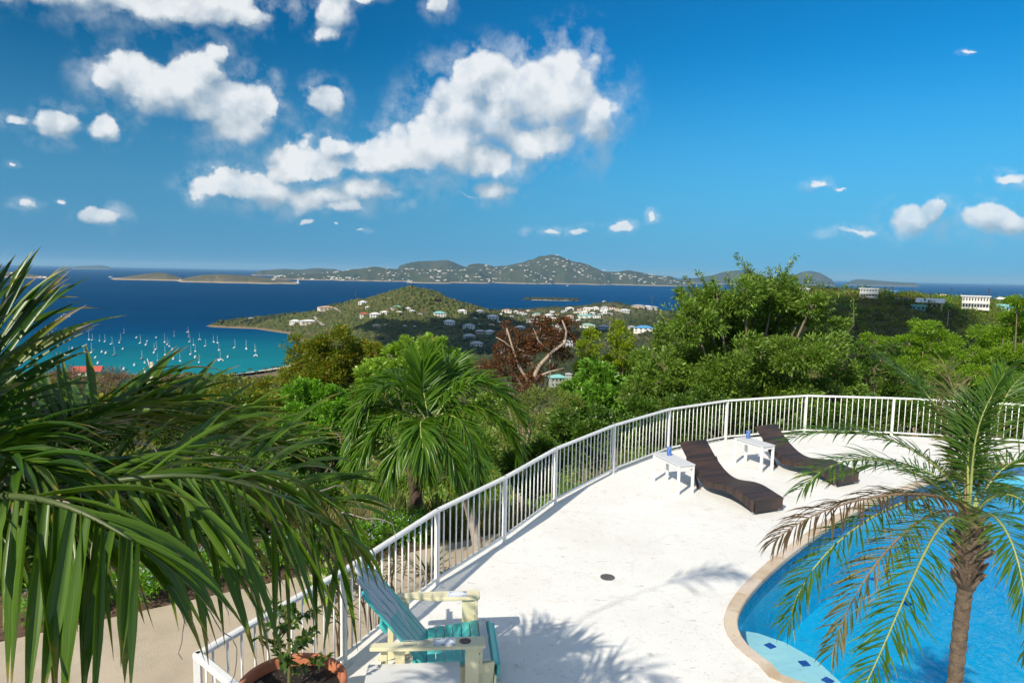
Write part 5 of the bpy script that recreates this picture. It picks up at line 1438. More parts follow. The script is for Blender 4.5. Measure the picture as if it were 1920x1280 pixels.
valley = [
 (900, 629, 17, PNK, RGY, 'pink house in the dark valley below the town'), (920, 629, 15, WH, RW, 'white house beside the pink valley house'), (882, 638, 20, GRY, RGY, 'grey house low in the dark valley'), (893, 653, 22, WH, RGY, 'white house with pale blue grey roof lowest in the valley'),
 (976, 621, 17, GRY, RW, 'pale grey house seen past the rust red tree'), (995, 642, 11, GRY, RBLUE, 'small blue roofed house behind the rust red tree'), (985, 675, 11, GRY, RGY, 'grey house glimpsed low through the rust red tree'), (943, 678, 14, GRY, RGY, 'grey house glimpsed through the rust red leaves at left'),
 (1063, 650, 22, GRY, RW, 'grey house with pale roof right of the rust red tree'), (1047, 725, 28, GRY, RTEAL, 'teal roofed house low behind the rust red tree'), (1066, 712, 12, GRY, RGY, 'small grey house by the conical yellow green tree'), (1068, 674, 10, GRY, RGY, 'small grey house left of the conical yellow green tree'),
 (1101, 618, 28, WH, RGRN, 'white house with green roof above the conical tree'), (1206, 624, 36, WH, RBLUE, 'long white house with bright blue roof'), (1185, 621, 12, WH, RGY, 'small white house left of the bright blue roof'), (1130, 621, 18, GRY, RGY, 'grey house between green and blue roofed houses'),
 (1170, 587, 20, GRY, RW, 'grey house at the left end of the wooded ridge'), (1196, 578, 24, TANW, RGY, 'tan villa on the wooded ridge'), (1212, 580, 22, GRY, RW, 'grey villa joined beside the tan villa'), (1225, 581, 15, GRY, RGY, 'low grey villa at the end of the ridge row'), (1257, 563, 27, CRM, RW, 'pale villa on the ridge beside the big bushy tree'),
]
for (x, y, wd, wa, ro_, lab) in valley:
    house(x, y, wd, wa, ro_, lab, 'houses in the wooded valley', 2, nwin=4)
town = [(902, 590, 12), (925, 601, 20), (926, 577, 9), (943, 579, 10), (950, 587, 18), (967, 586, 8), (976, 589, 12), (983, 592, 10), (1006, 594, 16), (1027, 598, 17), (1048, 591, 11), (1042, 603, 14), (1058, 586, 10), (1068, 583, 16), (1081, 587, 11), (1102, 583, 18), (1117, 582, 13), (1133, 582, 14), (1146, 581, 14), (1155, 583, 10), (1094, 591, 15), (1100, 598, 30), (1119, 597, 14), (1132, 588, 12), (1068, 598, 15), (1084, 603, 8), (993, 607, 12), (1001, 607, 14), (1042, 616, 12), (921, 612, 10), (912, 582, 8), (936, 592, 9), (958, 596, 9), (1015, 603, 10), (1055, 606, 10), (1076, 605, 9), (1110, 590, 10), (1125, 592, 9), (1144, 590, 9), (1088, 583, 9), (935, 607, 9), (890, 600, 9), (898, 611, 8), (1035, 587, 8), (990, 584, 7)]
special = {(976, 589): (WH, RRED, 'white harbour house with a red roof'), (1048, 591): (TANW, RTAN, 'tan house in the middle of the harbour town'), (1042, 603): (YEL, RW, 'yellow house at the near side of the harbour town'), (1146, 581): (WH, RRED, 'red roofed house at the right end of town'), (1100, 598): (WH, RTEAL, 'long white building with pale teal roof in town'), (1068, 598): (TANW, RTAN, 'tan house left of the long teal roofed building'), (1027, 598): (WH, RW, 'tallest white block in the harbour town'), (1006, 594): (WH, RGRN, 'white house with green roof beside the harbour inlet')}
for i, (x, y, wd) in enumerate(town):
    wa, ro_, lab = special.get((x, y), (WH if i % 5 else CRM, (RW, RW, RGY, RW, RTAN)[i % 5], None))
    if lab is None: lab = 'small pale house, ' + ORD[sorted(q[0] * 1000 + q[1] for q in town).index(x * 1000 + y)] + ' from the left in the harbour town'
    house(x, y, wd, wa, ro_, lab, 'houses of the harbour town', 3 if (x, y) == (1027, 598) else 1 + (wd > 11), nwin=3 if wd > 12 else 2, style=('hip', 'hip', 'flat', 'gable')[i % 4])
# hillside road
roadm = surf('hill_road', (0.34, 0.30, 0.25), (0.40, 0.36, 0.30), 0.2, 0.9)
for rp in ([(590, 596), (594, 602), (600, 606), (606, 612)], [(628, 580), (636, 584), (643, 590)], [(655, 556), (664, 562), (670, 566)]):
    P = [hit(x, y) for x, y in rp]; P = [q for q in P if q is not None]
    s = MB()
    for a, b in zip(P, P[1:]):
        s.bar(a + (0, 0, 1.6), b + (0, 0, 1.6), 5.0, 1.2)
    tag(s.build('hill_road', roadm), 'pale road cutting across the hillside', kind='structure')
# ridge buildings on the right
def ridge_p(px, py, d):
    q = hit(px, py, 120, 520)
    return q if q is not None else np.array((at(px, py, d)[0], d, float(zland(at(px, py, d)[0], d))))
house(1628, 558, 29, WH, RW, 'white two storey house with long balconies on the ridge', None, 2, 'flat', 0.6, 0.05, ridge_p(1628, 560, 330), 6, True, name='balcony_house')
house(1500, 549, 26, WH, RW, 'low white house half hidden by the bushy tree', None, 1, 'hip', 0.5, 0.1, ridge_p(1502, 550, 350), 4)
house(1742, 577, 40, YEL, RW, 'yellow house with white roof on the ridge slope', None, 1, 'gable', 0.5, -0.1, ridge_p(1742, 580, 300), 5)
house(1728, 580, 22, RTEAL, RTEAL, 'turquoise lower wing beside the yellow house', None, 1, 'flat', 0.4, -0.1, ridge_p(1722, 582, 296), 3)
house(1827, 581, 41, WH, RW, 'white two storey colonnaded building on stilts, right ridge', None, 2, 'flat', 0.4, 0.08, ridge_p(1827, 586, 270), 9, True, stilts=1.2, name='colonnaded_building')
house(1879, 565, 20, WH, RW, 'small white house above the turquoise one at right', None, 1, 'hip', 0.6, 0.2, ridge_p(1879, 568, 300), 3)
house(1881, 579, 18, RTEAL, RTEAL, 'small turquoise house near the right edge', None, 1, 'gable', 0.6, 0.0, ridge_p(1881, 581, 270), 3)
house(1906, 583, 26, GRY, RBLUE, 'house with bright blue roof at the right edge', None, 1, 'hip', 0.6, 0.2, ridge_p(1906, 586, 250), 3)
house(1577, 538, 18, GRY, RW, 'house with roof aerials on the ridge crest', None, 1, 'flat', 0.6, 0.1, ridge_p(1577, 541, 380), 3)
house(1698, 563, 10, WH, RRED, 'tiny white house with red roof on the ridge', None, 1, 'gable', 0.8, 0.1, ridge_p(1698, 566, 340), 2)
house(1682, 566, 7, PNK, RTAN, 'tiny pink house beside the tiny red roofed one', None, 1, 'gable', 0.8, 0.1, ridge_p(1682, 567, 335), 2)
house(1768, 555, 9, YEL, RTAN, 'small orange house among the crest trees', None, 1, 'gable', 0.8, 0.1, ridge_p(1768, 557, 350), 2)
house(1676, 552, 13, RBLUE, RBLUE, 'small blue roofed house on the crest', None, 1, 'gable', 0.8, 0.1, ridge_p(1676, 554, 360), 2)
# slope above the bay, left
house(162, 706, 46, WH, RRED, 'long red roofed house behind the near palm fronds', None, 1, 'gable', 0.5, -0.25, None, 4)
house(260, 746, 30, RGRN, (0.45, 0.68, 0.66), 'pale turquoise roofed house behind the palm blades', None, 1, 'hip', 0.6, 0.2, ridge_p(262, 748, 70), 3)
house(130, 716, 9, WH, RW, 'small white house left of the red roof', None, 1, 'hip', 0.7, 0.1)
house(340, 702, 17, WH, RW, 'white beach building at the head of the bay', None, 1, 'flat', 0.6, 0.1)
house(312, 735, 14, CRM, RRED, 'small house with a red roof low behind the palm blades', None, 1, 'gable', 0.6, 0.3)
POLE = surf('pole_wood', (0.07, 0.06, 0.05), rough=0.9)
for (x, y0, y1, d, lab) in ((1672, 537, 557, 350, 'utility pole left of the yellow house on the crest'), (1743, 549, 580, 320, 'utility pole rising behind the yellow house'), (1711, 543, 557, 360, 'thin utility pole between the crest houses'), (1783, 539, 557, 360, 'utility pole on the crest right of the yellow house'), (1777, 583, 603, 230, 'pale utility pole on the slope below the crest'), (1853, 541, 558, 360, 'utility pole above the colonnaded building'), (1749, 618, 652, 150, 'pale pole standing in the feathery tree'), (1608, 534, 552, 370, 'utility pole beside the white balcony house'), (1222, 555, 573, 1000, 'thin mast on the wooded ridge above the grey villa'), (667, 545, 556, 1300, 'thin mast on the skyline of the round hill')):
    a = at(x, y0, d); b = at(x, y1, d); root = empty('utility_pole', b)
    h_ = a[2] - b[2]; rr_ = max(0.14, d * 0.0005)
    MB().tube([(0, 0, -1.5), (0, 0, h_)], [rr_ * 1.2, rr_], 7).build('post', POLE if 'pale' not in lab else PALEBARK, root)
    MB().box((0, 0, h_ * 0.93), (h_ * 0.22, rr_ * 1.2, rr_ * 1.2)).build('crossarm', POLE, root)
    tag(root, lab, 'pole', 'utility poles')

# white specks of the far town: hundreds of tiny buildings, beyond counting
r = np.random.default_rng(81)
PW = []; PS = []
for nm, cnt, lo, hi_ in (('resort_shore', 260, 0.05, 0.55), ('town_mountain', 290, 0.08, 0.58), ('wooded_foothill', 90, 0.05, 0.5), ('shore_bluff', 22, 0.1, 0.5), ('round_mountain', 25, 0.05, 0.3), ('long_cay', 6, 0.2, 0.5), ('scrubby_cay', 10, 0.1, 0.4)):
    V = ISLANDS[nm]; nv, nx = V.shape[:2]
    for _ in range(cnt):
        j = int(r.uniform(lo, hi_) * nv); i = int(np.clip(r.uniform(0.03, 0.97), 0, 1) * (nx - 1))
        if vnoise(np.array([i / 9.0]), np.array([j / 4.0 + 7]))[0] < -0.12: continue
        p = V[j, i] + np.array((r.normal(0, 25), 0, 0)); s_ = r.uniform(7, 19)
        PW.append(p); PS.append((s_ * r.uniform(0.9, 2.4), s_, s_ * 0.45))
s = MB()
for p, z in zip(PW, PS): s.box((p[0], p[1], p[2] + 6), z)
tag(s.build('town_buildings', paint((0.74, 0.73, 0.70))), 'countless tiny white buildings scattered over the far island', kind='stuff')
lh = at(559, 527, 5900); root = empty('lighthouse', (lh[0], lh[1], SEA_Z + 4))
MB().lathe([(6, -6), (5, 26), (7, 27), (7, 29), (4, 30), (4, 36), (0, 40)], 12).build('tower', paint(WH), root); tag(root, 'tiny white light tower on the end of the long cay', 'tower')

# ---- boats in the bay
HULLW = surf('boat_white', (0.80, 0.80, 0.80), rough=0.3); HULLD = surf('boat_dark', (0.03, 0.05, 0.10), rough=0.3); SPAR = surf('spar', (0.78, 0.78, 0.76), rough=0.35); CANVAS = surf('boat_canvas', (0.08, 0.12, 0.30), rough=0.8); CABIN = surf('cabin_white', (0.72, 0.72, 0.70), rough=0.4)
def hull_mesh(L, B, Hh, name, mat):
    xs = np.linspace(-0.5, 0.5, 13); V = []; F = []
    for x in xs:
        t_ = x + 0.5
        wd = B / 2 * (0.78 + 0.22 * math.sin(t_ * math.pi)) * (1 - max(0, (t_ - 0.45) / 0.55) ** 2.2 * 0.97)
        sh = Hh * (0.85 + 0.35 * max(0, t_ - 0.3) ** 1.5)
        for (y, z) in ((-wd, sh), (-wd * 0.9, 0.1), (0, -0.5), (wd * 0.9, 0.1), (wd, sh)): V.append((x * L, y, z))
    for i_ in range(12):
        for j_ in range(4): a = i_ * 5 + j_; F.append((a, a + 1, a + 6, a + 5))
        F.append((i_ * 5 + 4, i_ * 5, i_ * 5 + 5, i_ * 5 + 9))
    F.append((0, 4, 3, 2, 1))
    return MB().add(V, F).mesh(name, mat, True)
def proto_sail(dark=False):
    root = empty('sailboat', (0, 0, SEA_Z)); L = 12.0
    link(bpy.data.objects.new('hull', hull_mesh(L, 3.6, 1.3, 'hull', HULLD if dark else HULLW)), root)
    MB().box((-0.3, 0, 1.65), (4.6, 2.0, 0.75)).build('cabin', CABIN, root, bevel=0.2)
    MB().tube([(0.9, 0, 1.2), (0.9, 0, 16.5)], [0.17, 0.12], 6).build('mast', SPAR, root)
    b_ = MB().tube([(0.9, 0, 2.9), (-4.2, 0, 2.9)], 0.10, 6).build('boom', SPAR, root)
    MB().tube([(0.8, 0, 3.15), (-2, 0, 3.2), (-4.0, 0, 3.05)], [0.32, 0.28, 0.12], 6).build('sail_cover', CANVAS, b_)
    MB().tube([(5.8, 0, 1.6), (0.9, 0, 16.2)], 0.05, 4).build('forestay', SPAR, root)
    return root
def proto_cat():
    root = empty('catamaran', (0, 0, SEA_Z)); m_ = hull_mesh(12.5, 1.6, 1.5, 'hull', HULLW)
    for y in (-2.7, 2.7):
        h_ = link(bpy.data.objects.new('hull', m_), root); h_.location.y = y
    MB().box((-0.8, 0, 1.75), (7.5, 5.6, 0.5)).build('bridge_deck', HULLW, root, bevel=0.1)
    c_ = MB().box((-0.6, 0, 2.5), (4.6, 4.2, 1.1)).build('cabin', CABIN, root, bevel=0.3)
    MB().box((-0.55, 0, 2.55), (4.65, 4.25, 0.45)).build('window', GLASS, c_)
    MB().tube([(0.4, 0, 2), (0.4, 0, 18)], [0.18, 0.12], 6).build('mast', SPAR, root)
    MB().tube([(0.4, 0, 4.4), (-4.6, 0, 4.4)], 0.3, 6).build('sail_cover', CANVAS, root)
    return root
def proto_motor():
    root = empty('motorboat', (0, 0, SEA_Z))
    link(bpy.data.objects.new('hull', hull_mesh(9.0, 3.2, 1.4, 'hull', HULLW)), root)
    c_ = MB().box((-0.4, 0, 2.0), (3.8, 2.3, 1.4)).build('cabin', CABIN, root, bevel=0.2)
    MB().box((-0.35, 0, 2.1), (3.85, 2.35, 0.45)).build('window', GLASS, c_)
    MB().box((-1.2, 0, 3.4), (3.2, 2.4, 0.15)).build('hardtop', CABIN, root)
    return root
protos = {'s': proto_sail(), 'd': proto_sail(True), 'c': proto_cat(), 'm': proto_motor()}
used = set()
ZX = lambda X_, Y_: (120 + X_ / 4.364, 580 + Y_ / 4.364)
boats = [('s', 232, 252), ('s', 292, 258), ('s', 335, 264), ('s', 392, 284), ('d', 462, 255), ('d', 490, 197), ('s', 625, 277), ('m', 757, 232), ('s', 825, 270), ('s', 845, 288), ('s', 862, 303), ('d', 902, 222), ('c', 1015, 188), ('d', 1018, 228), ('s', 1030, 265), ('s', 1060, 292), ('c', 1110, 248), ('s', 1158, 300), ('s', 1075, 344), ('s', 1038, 368), ('s', 1106, 434), ('s', 828, 374), ('s', 755, 328), ('s', 738, 354), ('d', 765, 424), ('s', 950, 424), ('m', 896, 408), ('d', 636, 408), ('d', 410, 378), ('m', 575, 458), ('s', 1225, 268), ('s', 1256, 274), ('s', 1268, 334), ('c', 1280, 418), ('m', 1340, 392), ('s', 1398, 314), ('s', 1492, 324), ('s', 1563, 340), ('c', 1570, 382), ('m', 597, 233), ('m', 682, 262), ('m', 675, 292), ('m', 485, 325), ('m', 345, 360), ('m', 262, 396), ('s', 225, 355), ('s', 195, 420), ('m', 888, 328), ('m', 1075, 394), ('m', 660, 438), ('m', 457, 274), ('m', 313, 350), ('m', 70, 320), ('s', 40, 372), ('m', 280, 442), ('s', 205, 250), ('m', 490, 490), ('s', 165, 350)]
LAB = {'s': 'white hulled sailboat moored in the bay', 'd': 'dark hulled sailboat moored in the bay', 'c': 'white catamaran moored in the bay', 'm': 'small white motorboat moored in the bay'}
uniq = {(490, 197): 'dark hulled sailboat with the tallest mast, farthest out in the bay', (1570, 382): 'white catamaran nearest the rocky point', (1015, 188): 'white catamaran farthest out in the middle of the bay', (575, 458): 'white motorboat nearest the near shore beside the bare tree', (1563, 340): 'white sailboat just beyond the catamaran near the rocky point', (1492, 324): 'white sailboat second from the rocky point', (1398, 314): 'white sailboat third from the rocky point', (1280, 418): 'white catamaran beside the pale upright palm blade', (1106, 434): 'white sailboat with tall mast closest before the upright palm blade', (1110, 248): 'white catamaran in the middle of the moored fleet', (902, 222): 'dark sailboat with two short masts at the far edge of the fleet'}
for i, (kd, X_, Y_) in enumerate(boats):
    px, py = ZX(X_, Y_); p = gp(px, py, SEA_Z)
    o = protos[kd] if kd not in used else copy_tree(protos[kd]); used.add(kd)
    o.location = p; o.rotation_euler = (0, 0, math.pi * 0.62 + random.uniform(-0.35, 0.35)); sc_ = random.uniform(0.62, 0.92); o.scale = (sc_,) * 3
    same = sorted(q[1] * 1000 + q[2] for q in boats if q[0] == kd)
    tag(o, uniq.get((X_, Y_), LAB[kd] + ', ' + ORD[same.index(X_ * 1000 + Y_)] + ' of its kind from left'), 'boat', {'s': 'white sailboats moored in the bay', 'd': 'dark sailboats moored in the bay', 'c': 'catamarans moored in the bay', 'm': 'motorboats moored in the bay'}[kd])
for (px, py, kd, sc_, lab) in ((207, 520, 'm', 4.0, 'white ferry heading past the small cay'), (1133, 566, 'm', 2.2, 'lone white motorboat off the tiny wooded cay'), (1064, 536, 's', 2.5, 'lone sailboat crossing the sound'), (1200, 529, 'm', 4, 'white vessel close under the far mountain shore'), (123, 594, 'm', 2.0, 'white boat behind the near palm fronds')):
    o = copy_tree(protos[kd]); o.location = gp(px, py, SEA_Z); o.rotation_euler = (0, 0, 0.4); o.scale = (sc_,) * 3; tag(o, lab, 'boat')
    if 'group' in o: del o['group']
# coconut palms behind the beach
FR = leafmat('beach_palm_fronds', [(0.03, 0.06, 0.012), (0.05, 0.085, 0.018), (0.025, 0.045, 0.01)], 0.2)
def far_palm(p, lab, seed):
    r = np.random.default_rng(seed); root = empty('coconut_palm', p); h_ = r.uniform(5.5, 8)
    MB().tube([(0, 0, -1), (0.4, 0, h_ * 0.5), (0.9, 0, h_)], [0.35, 0.28, 0.22], 6).build('trunk', BARK, root)
    a = np.linspace(0, 6.283, 17)[:-1]; n = 16
    Dr = np.stack([np.cos(a), np.sin(a), 0.5 + 0.5 * r.random(n)], -1)
    RB = ribbons(np.repeat(np.array([[0.9, 0, h_]]), n, 0), nrm(Dr), np.stack([-np.sin(a), np.cos(a), a * 0], -1), 3.6, 1.2, 2.6, 5)
    ribbon_obj('crown', RB, FR, root); tag(root, lab, 'palm', 'coconut palms along the beach')
for i, (px, py) in enumerate(((455, 704), (468, 700), (480, 703), (497, 697), (510, 694), (520, 697), (530, 690), (538, 692), (545, 684), (440, 708), (425, 712), (505, 703))):
    p = hit(px, py + 3, 500)
    if p is not None: far_palm(p, 'distant coconut palm, ' + ORD[sorted((455, 468, 480, 497, 510, 520, 530, 538, 545, 440, 425, 505)).index(px)] + ' from the left along the bay beach', 900 + i)

# ================================================================== PALMS AND POT
def bez(ctrl, n):
    """smooth curve through four control points (cubic, passes the first and last)"""
    P = [np.asarray(p, float) for p in ctrl]; t_ = np.linspace(0, 1, n)[:, None]
    a, b, c, d = P
    # make the curve pass the inner points too
    b2 = (-5 * a + 18 * b - 9 * c + 2 * d) / 6; c2 = (2 * a - 9 * b + 18 * c - 5 * d) / 6
    return (1 - t_) ** 3 * a + 3 * t_ * (1 - t_) ** 2 * b2 + 3 * t_ ** 2 * (1 - t_) * c2 + t_ ** 3 * d
def frond_parts(ctrl, nside, Lmax, W, r, lift=0.35, droop=0.8, a0=62, a1=22, t0=0.10, seg=6, jitter=0.12, Lprof=None, fold=0.25):
    S = bez(ctrl, 60)
    T = nrm(np.gradient(S, axis=0))
    RBs = []
    for sgn in (-1, 1):
        t_ = np.linspace(t0, 0.995, nside) + r.normal(0, 0.004, nside); t_ = np.clip(t_, 0, 1)
        k = t_ * 59; i0 = np.clip(k.astype(int), 0, 58); f = (k - i0)[:, None]
        P = S[i0] * (1 - f) + S[i0 + 1] * f; tg = nrm(T[i0])
        side_ = nrm(np.cross(tg, np.array((0, 0, 1.0)))) * sgn
        up = nrm(np.cross(side_ * sgn, tg)); up = up * np.sign(up[:, 2:3] + 1e-6)
        an = np.radians(a0 + (a1 - a0) * t_ + r.normal(0, 5, nside))[:, None]
        ls, ds = (lift[0 if sgn > 0 else 1], droop[0 if sgn > 0 else 1]) if isinstance(lift, tuple) else (lift, droop)
        lf = ls * r.uniform(0.5, 1.5, (nside, 1))
        Dr = nrm(tg * np.cos(an) + side_ * np.sin(an) + up * lf + r.normal(size=(nside, 3)) * jitter)
        prof = (0.55 + 0.45 * np.sin(np.clip(t_ * 1.25, 0, 1) * math.pi * 0.5)) * np.where(t_ > 0.7, 1 - (t_ - 0.7) * 1.3, 1.0)
        L = Lmax * prof * r.uniform(0.82, 1.12, nside)
        sd = nrm(np.cross(Dr, up) + r.normal(size=(nside, 3)) * 0.25)
        RBs.append(ribbons(P, Dr, sd, L, W * r.uniform(0.7, 1.2, nside), ds * r.uniform(0.5, 1.5, nside), seg, fold))
    V = np.concatenate([b[0] for b in RBs]); al = np.concatenate([b[2] for b in RBs])
    Fl = RBs[0][1][0]
    return S, V, Fl, al
NEARLEAF = leafmat('near_palm_leaflets', [(0.026, 0.080, 0.006), (0.042, 0.115, 0.008), (0.017, 0.055, 0.005), (0.075, 0.155, 0.012), (0.030, 0.088, 0.007), (0.11, 0.165, 0.022)], 0.24, 0.34, (1.5, 1.6, 0.4), (0.98, (0.30, 0.24, 0.20), 9.0))
MIDLEAF = leafmat('drooping_palm_leaflets', [(0.065, 0.17, 0.012), (0.10, 0.22, 0.016), (0.048, 0.13, 0.011), (0.14, 0.26, 0.025)], 0.4, 0.33, (1.4, 1.5, 0.4), (1.12, (0.25, 0.2, 0.1), 3.0))
DATELEAF = leafmat('date_palm_leaflets', [(0.045, 0.125, 0.014), (0.070, 0.165, 0.020), (0.035, 0.095, 0.012), (0.10, 0.19, 0.03)], 0.35, 0.36, (1.4, 1.5, 0.4), (1.05, (0.30, 0.22, 0.12), 6.0))
DATEBROWN = leafmat('date_palm_dry_leaflets', [(0.10, 0.055, 0.030), (0.065, 0.040, 0.022), (0.14, 0.085, 0.045), (0.055, 0.065, 0.018)], 0.25, 0.6)
DATEMIX = leafmat('date_palm_fading_leaflets', [(0.06, 0.11, 0.02), (0.15, 0.10, 0.05), (0.05, 0.09, 0.018), (0.24, 0.18, 0.10), (0.08, 0.12, 0.025)], 0.3, 0.5)
RACHIS = surf('palm_rachis', (0.16, 0.20, 0.05), (0.24, 0.24, 0.08), 6, 0.45)
RACHISD = surf('dark_rachis', (0.05, 0.085, 0.02), (0.09, 0.11, 0.03), 6, 0.5)
RACHISY = surf('pale_rachis', (0.34, 0.38, 0.12), (0.26, 0.30, 0.09), 6, 0.45)
RACHISB = surf('dry_rachis', (0.20, 0.13, 0.08), (0.28, 0.19, 0.11), 6, 0.7)
PALMTRUNK = surf('ringed_palm_trunk', (0.36, 0.32, 0.27), (0.26, 0.22, 0.18), 9, 0.85, 0.5, 20)

# ---- the near palm at the left
crown = np.array(at(-110, 960, 2.55))
near = empty('manila_palm', (crown[0] - 0.25, crown[1] + 0.1, GZ))
no = np.array(near.location)
MB().tube([(0, 0, -0.2), (0.05, -0.02, 2.0), tuple(crown - no - (0, 0, 0.5))], [0.13, 0.10, 0.09], 14).build('trunk', PALMTRUNK, near, smooth=True)
MB().tube([tuple(crown - no - (0, 0, 0.52)), tuple(crown - no - (0, 0, 0.2)), tuple(crown - no + (0, 0, 0.1))], [0.10, 0.085, 0.05], 14).build('crownshaft', RACHIS, near, smooth=True)
r = np.random.default_rng(101)
A = at
near_fronds = [  # control points, leaflets a side, length, width, lift, droop, split into single leaflets, bare part of the rib
 ([crown, A(190, 905, 2.35), A(430, 900, 2.45), A(640, 1000, 2.7)], 38, 0.70, 0.040, (-1.2, 0.15), (0.7, 1.2), True, 0.10),
 ([crown, A(10, 930, 2.05), A(140, 955, 1.9), A(260, 1020, 1.85)], 22, 0.60, 0.046, (-1.7, -0.3), (0.5, 1.4), True, 0.10),
 ([crown, A(140, 800, 3.2), A(330, 800, 3.6), A(540, 850, 3.9)], 38, 0.66, 0.038, (0.5, 1.0), (0.6, 0.6), True, 0.12),
 ([crown, A(200, 900, 2.9), A(440, 880, 3.2), A(650, 950, 3.4)], 40, 0.68, 0.036, (-0.3, 0.5), (0.9, 0.9), True, 0.12),
 ([crown, A(-45, 800, 2.7), A(-18, 690, 2.85), A(0, 585, 3.0)], 42, 0.52, 0.032, 0.25, 0.55, False, 0.12),
 ([crown, A(90, 850, 3.0), A(180, 790, 3.4), A(290, 800, 3.8)], 40, 0.55, 0.036, 0.55, 0.9, False, 0.12),
 ([crown, A(-20, 860, 3.0), A(30, 790, 3.5), A(60, 770, 4.0)], 40, 0.60, 0.036, 0.35, 0.9, False, 0.12),
 ([crown, A(60, 900, 2.7), A(190, 870, 2.9), A(330, 900, 3.0)], 40, 0.58, 0.034, 0.15, 1.6, False, 0.12),
 ([crown, A(60, 830, 3.2), A(240, 770, 3.7), A(440, 790, 4.2)], 44, 0.62, 0.038, 0.5, 1.1, False, 0.12),
 ([crown, A(140, 940, 2.7), A(340, 920, 3.0), A(560, 985, 3.3)], 40, 0.62, 0.036, (-0.9, 0.2), (0.7, 1.1), False, 0.12),
 ([crown, A(30, 900, 2.5), A(130, 880, 2.6), A(240, 930, 2.7)], 32, 0.58, 0.036, (-1.2, 0.1), (0.6, 1.2), False, 0.12),
 ([crown, A(-60, 870, 2.4), A(-10, 850, 2.3), A(60, 880, 2.2)], 30, 0.5, 0.034, 0.3, 1.2, False, 0.12),
 ([crown, A(-80, 780, 2.5), A(-60, 690, 2.5), A(-50, 600, 2.5)], 34, 0.5, 0.032, 0.3, 0.6, False, 0.12),
 ([crown, (-2.75, 2.3, 4.9), (-2.05, 2.15, 6.3), (-1.25, 2.25, 6.3)], 24, 0.55, 0.04, 0.2, 1.0, False, 0.62),
 ([crown, (-2.7, 1.9, 4.3), (-2.6, 1.3, 5.1), (-2.0, 0.9, 5.2)], 34, 0.60, 0.04, 0.2, 1.0, False, 0.12),
 ([crown, (-2.6, 2.3, 3.6), (-3.2, 2.1, 3.7), (-3.8, 2.0, 3.2)], 30, 0.60, 0.04, 0.2, 1.2, False, 0.12),
 ([crown, (-2.4, 1.7, 3.3), (-2.4, 1.1, 3.3), (-2.2, 0.6, 2.8)], 30, 0.60, 0.04, 0.2, 1.2, False, 0.12),
]
FLAB = [None] * 17
FLAB[:5] = ['long frond arching right over the garden path', 'frond hanging towards the lower left corner', 'frond with upright blades against the bay', None, 'upright frond fanned against the sea']
for fi, (ct, ns, Lm, Wd, lf, dr, single, t00) in enumerate(near_fronds):
    S, V, Fl, al = frond_parts(ct, ns, Lm, Wd, r, lf, dr, seg=7, t0=t00, jitter=0.17, fold=0.4)
    fr = MB().tube([tuple(p - no) for p in S[::3]], list(np.linspace(0.016, 0.004, len(S[::3])) * (0.55 if t00 > 0.5 else 1.0)), 6)
    ro_ = fr.build('frond', RACHISD, near, smooth=True)
    if FLAB[fi]: ro_['label'] = FLAB[fi]
    if single:
        for q in range(len(V)):
            c0 = V[q][1]
            o = obj_np('leaflet', V[q] - c0, Fl, NEARLEAF, ro_, True, {'along': al[q], 'across': np.tile((-1.0, 0.0, 1.0), len(al[q]) // 3)})
            o.location = c0 - no
    else:
        n = len(V); F = Fl[None] + (np.arange(n) * V.shape[1])[:, None, None]
        ribbon_obj('leaflets', (V - no, F, al), NEARLEAF, ro_)['kind'] = 'stuff'
# shrivelled grey fibres hanging from the leaf edges
FIBRE = surf('grey_fibre', (0.42, 0.36, 0.32), (0.30, 0.25, 0.21), 12, 0.8)
for (px, py, d) in ((200, 945, 2.3), (150, 925, 2.25), (395, 850, 2.9), (470, 880, 2.8), (520, 900, 2.9), (330, 1040, 2.2), (560, 930, 2.9), (600, 920, 3.1), (250, 830, 3.0), (380, 1130, 2.3), (90, 930, 2.1), (640, 960, 3.0), (450, 910, 2.6), (300, 1060, 2.1)):
    p = A(px, py, d) - no; pts = [p]; dirv = np.array((r.uniform(0.1, 0.9), r.uniform(-0.2, 0.2), r.uniform(-0.2, 0.4)))
    for q in range(9):
        dirv = nrm(dirv + r.normal(0, 0.28, 3) + np.array((0.05, 0, -0.22))); pts.append(pts[-1] + dirv * 0.042)
    MB().tube([tuple(q) for q in pts], list(np.linspace(0.0026, 0.0012, 10)), 4).build('dry_fibre', FIBRE, near)
tag(near, 'large drooping palm with torn grey leaf tips at the left', 'palm')

